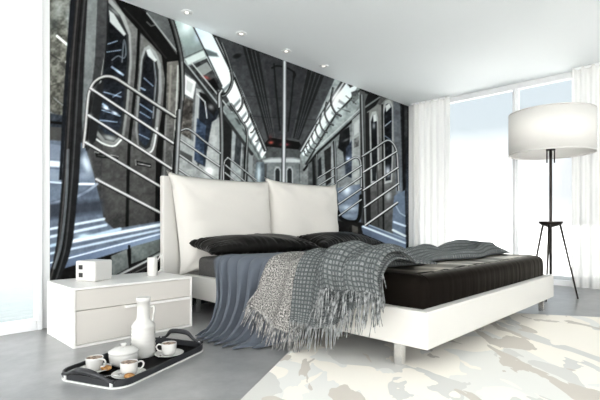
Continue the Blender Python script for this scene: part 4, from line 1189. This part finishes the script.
# sugar bowl with lid
sb = (1.024, 2.420)
r = thing('sugar_bowl', (*sb, ZT_), 'white round lidded sugar bowl between the cups on the tray', 'sugar bowl')
obj('bowl', add_lathe(BM(), [(0, .004), (.050, .004), (.052, 0), (.056, .001), (.072, .018), (.077, .045), (.077, .066), (.074, .068), (.070, .062), (.066, .02), (0, .012)], (*sb, ZT_), 44), M['ceramic'], r, True)
ld = obj('lid', add_lathe(BM(), [(.0, .066), (.072, .068), (.080, .070), (.080, .076), (.074, .082), (.045, .096), (.016, .101), (.012, .1015), (0, .1015)], (*sb, ZT_), 44), M['ceramic'], r, True)
obj('knob', add_lathe(BM(), [(0, .1005), (.012, .1012), (.012, .108), (.017, .112), (.017, .118), (.011, .122), (0, .1225)], (*sb, ZT_), 28), M['ceramic'], ld, True)

# tall jug
jg = (1.172, 2.492)
r = thing('jug', (*jg, ZT_), 'tall white ceramic jug with turned bands and small handle', 'jug')
pf = [(0, .004), (.056, .004), (.058, 0), (.064, .002)]
for k in range(1, 25):
    z = .002 + .176 * k / 24
    pf.append((.0665 + (.0028 if k % 3 == 0 else (-.0014 if k % 3 == 1 else .0004)), z))
pf += [(.066, .186), (.058, .198), (.044, .210), (.038, .220), (.036, .245), (.0355, .262), (.0365, .266), (.0355, .270), (.0355, .318), (.041, .322), (.042, .334), (.041, .345), (.037, .348), (.032, .344), (.031, .22), (0, .21)]
obj('jug_body', add_lathe(BM(), pf, (*jg, ZT_), 48), M['jug'], r, True)
d = Vector((.90, -.43, 0)).normalized(); c = Vector((*jg, ZT_))
obj('handle', add_tube(BM(), catmull([c + d * .034 + Vector((0, 0, .285)), c + d * .055 + Vector((0, 0, .293)), c + d * .062 + Vector((0, 0, .275)), c + d * .056 + Vector((0, 0, .235)), c + d * .052 + Vector((0, 0, .198))], 6), [.0075] * 25, 10), M['jug'], r, True)

# ------------------------------------------------------------------ floor lamp
LP = Vector((5.10, 1.335, 0))
lamp = thing('floor_lamp', LP, 'tall tripod floor lamp with a large white drum shade by the window', 'floor lamp')
HUB = .79
obj('hub', add_lathe(BM(), [(0, HUB - .035), (.03, HUB - .034), (.075, HUB - .018), (.108, HUB + .004), (.118, HUB + .022), (.114, HUB + .028), (0, HUB + .028)], LP, 36), M['iron'], lamp, True)
obj('pole', add_tube(BM(), [LP + Vector((0, 0, .22)), LP + Vector((0, 0, 1.60))], .0145, 14), M['iron'], lamp, True)
u1 = Vector((.157, -.218, 0))
for k in range(3):
    o_ = Matrix.Rotation(k * 2 * PI / 3, 3, 'Z') @ u1
    top = LP + o_.normalized() * .092 + Vector((0, 0, HUB + .004))
    obj('leg', add_tube(BM(), [top, LP + o_ + Vector((0, 0, .002))], [.0125, .0085], 10), M['iron'], lamp, True)
SR, SZ0, SZ1 = .408, 1.535, 1.965
bm = BM(); add_lathe(bm, [(SR, SZ0), (SR, SZ1), (SR - .004, SZ1), (SR - .004, SZ0)], LP, 96, True)
sh = obj('lamp_shade', bm, M['shade'], lamp, True)
for z in (SZ0, SZ1):
    obj('rim', add_lathe(BM(), [(SR + .002, z - .006), (SR + .002, z + .006), (SR - .006, z + .006), (SR - .006, z - .006)], LP, 96, True), M['shaderim'], sh, True)
o_ = rv * .040
for s in (-1, 1):
    q = LP + o_ * s
    obj('pull_rod', add_tube(BM(), [q + Vector((0, 0, 1.44)), q + Vector((0, 0, 1.62))], .007, 8), M['iron'], lamp, True)
bm = BM()
add_tube(bm, [LP + Vector((-.06, -.0, 1.60)), LP + Vector((.06, 0, 1.60))], .012, 8)
for k in range(3):
    d = Vector((math.cos(k * 2.0944), math.sin(k * 2.0944), 0))
    add_tube(bm, [LP + Vector((0, 0, 1.62)), LP + d * (SR - .004) + Vector((0, 0, SZ1 - .02))], .004, 6)
add_lathe(bm, [(0, 1.57), (.045, 1.57), (.045, 1.63), (0, 1.63)], LP, 20)
obj('shade_carrier', bm, M['iron'], lamp, True)

bl = obj('bulb', add_lathe(BM(), [(0, 1.63), (.018, 1.64), (.036, 1.68), (.040, 1.71), (.030, 1.745), (0, 1.755)], LP, 20), M['lens'], lamp, True)
pd = bpy.data.lights.new('bulb_light', 'POINT'); pd.energy = 1.6; pd.shadow_soft_size = .05; pd.color = (1, .95, .88)
po = bpy.data.objects.new('bulb_light', pd); COL.objects.link(po); po.location = LP + Vector((0, 0, 1.80))

# ------------------------------------------------------------------ sky and camera
w = bpy.data.worlds.new('World'); S.world = w; w.use_nodes = True
n, l = w.node_tree.nodes, w.node_tree.links
bg = n['Background']
tc = n.new('ShaderNodeTexCoord'); sx = n.new('ShaderNodeSeparateXYZ'); l.new(tc.outputs['Generated'], sx.inputs[0])
rp = n.new('ShaderNodeValToRGB'); l.new(sx.outputs['Z'], rp.inputs['Fac'])
els = rp.color_ramp.elements
while len(els) < 4: els.new(.5)
for e, (pp, c_) in zip(els, ((0, (2.4, 2.38, 2.34)), (.03, (2.4, 2.38, 2.34)), (.20, (.74, .81, .86)), (1, (.60, .70, .82)))): e.position = pp; e.color = (*c_, 1)
mp = n.new('ShaderNodeMapping'); mp.inputs['Scale'].default_value = (1, 1, 2.2); l.new(tc.outputs['Generated'], mp.inputs[0])
nz = n.new('ShaderNodeTexNoise'); nz.inputs['Scale'].default_value = 1.6; nz.inputs['Detail'].default_value = 6; l.new(mp.outputs[0], nz.inputs['Vector'])
cr = n.new('ShaderNodeValToRGB'); l.new(nz.outputs['Fac'], cr.inputs[0])
cr.color_ramp.elements[0].position = .42; cr.color_ramp.elements[1].position = .62
mx = n.new('ShaderNodeMix'); mx.data_type = 'RGBA'
dc = n.new('ShaderNodeVectorMath'); dc.operation = 'DOT_PRODUCT'; l.new(tc.outputs['Generated'], dc.inputs[0]); dc.inputs[1].default_value = (-.45, .89, 0)
mc = n.new('ShaderNodeMapRange'); mc.inputs[1].default_value = .35; mc.inputs[2].default_value = .75; l.new(dc.outputs['Value'], mc.inputs[0])
ad = n.new('ShaderNodeMath'); ad.operation = 'ADD'; ad.use_clamp = True; l.new(cr.outputs['Color'], ad.inputs[0]); l.new(mc.outputs[0], ad.inputs[1])
l.new(ad.outputs[0], mx.inputs[0]); l.new(rp.outputs['Color'], mx.inputs[6]); mx.inputs[7].default_value = (.90, .92, .95, 1)
wm = n.new('ShaderNodeMix'); wm.data_type = 'RGBA'; wm.blend_type = 'MULTIPLY'; wm.inputs[7].default_value = (1.0, .98, .945, 1)
l.new(mx.outputs[2], wm.inputs[6]); l.new(wm.outputs[2], bg.inputs['Color'])
# hazy sun side of the sky lies behind the camera, towards the open front of the room
dt = n.new('ShaderNodeVectorMath'); dt.operation = 'DOT_PRODUCT'; l.new(tc.outputs['Generated'], dt.inputs[0])
dt.inputs[1].default_value = Vector((-.96, -.12, .20)).normalized()
mr = n.new('ShaderNodeMapRange'); mr.interpolation_type = 'SMOOTHSTEP'
for i, val in ((1, .05), (2, .9), (3, .62), (4, 3.2)): mr.inputs[i].default_value = val
m2 = n.new('ShaderNodeMapRange'); m2.inputs[1].default_value = .05; m2.inputs[2].default_value = .6
l.new(dt.outputs['Value'], m2.inputs[0]); l.new(m2.outputs[0], wm.inputs[0])
l.new(dt.outputs['Value'], mr.inputs[0]); l.new(mr.outputs[0], bg.inputs['Strength'])

sd = bpy.data.lights.new('sun', 'SUN'); sd.energy = 12.5; sd.angle = math.radians(3); sd.color = (1, .98, .95)
so = bpy.data.objects.new('sun', sd); COL.objects.link(so)
so.rotation_euler = Vector((.34, .24, -.91)).to_track_quat('-Z', 'Y').to_euler(); so.location = (-6, -5, 12)

cam = bpy.data.cameras.new('camera'); co = bpy.data.objects.new('camera', cam); COL.objects.link(co)
co.location = (0, 0, .8); co.rotation_euler = (PI / 2, 0, -math.radians(45.92))
cam.sensor_width = 36; cam.lens = 432.18 / 600 * 36
cam.shift_x = (300 - 307.05) / 600; cam.shift_y = (223.07 - 200) / 600
cam.clip_end = 3000; cam.clip_start = .02
S.camera = co
S.view_settings.view_transform = 'Standard'; S.view_settings.look = 'None'
S.view_settings.exposure = 0.84; S.view_settings.gamma = 1; S.view_settings.use_curve_mapping = False
S.cycles.max_bounces = 10; S.cycles.diffuse_bounces = 6; S.cycles.transparent_max_bounces = 16
S.cycles.use_denoising = True
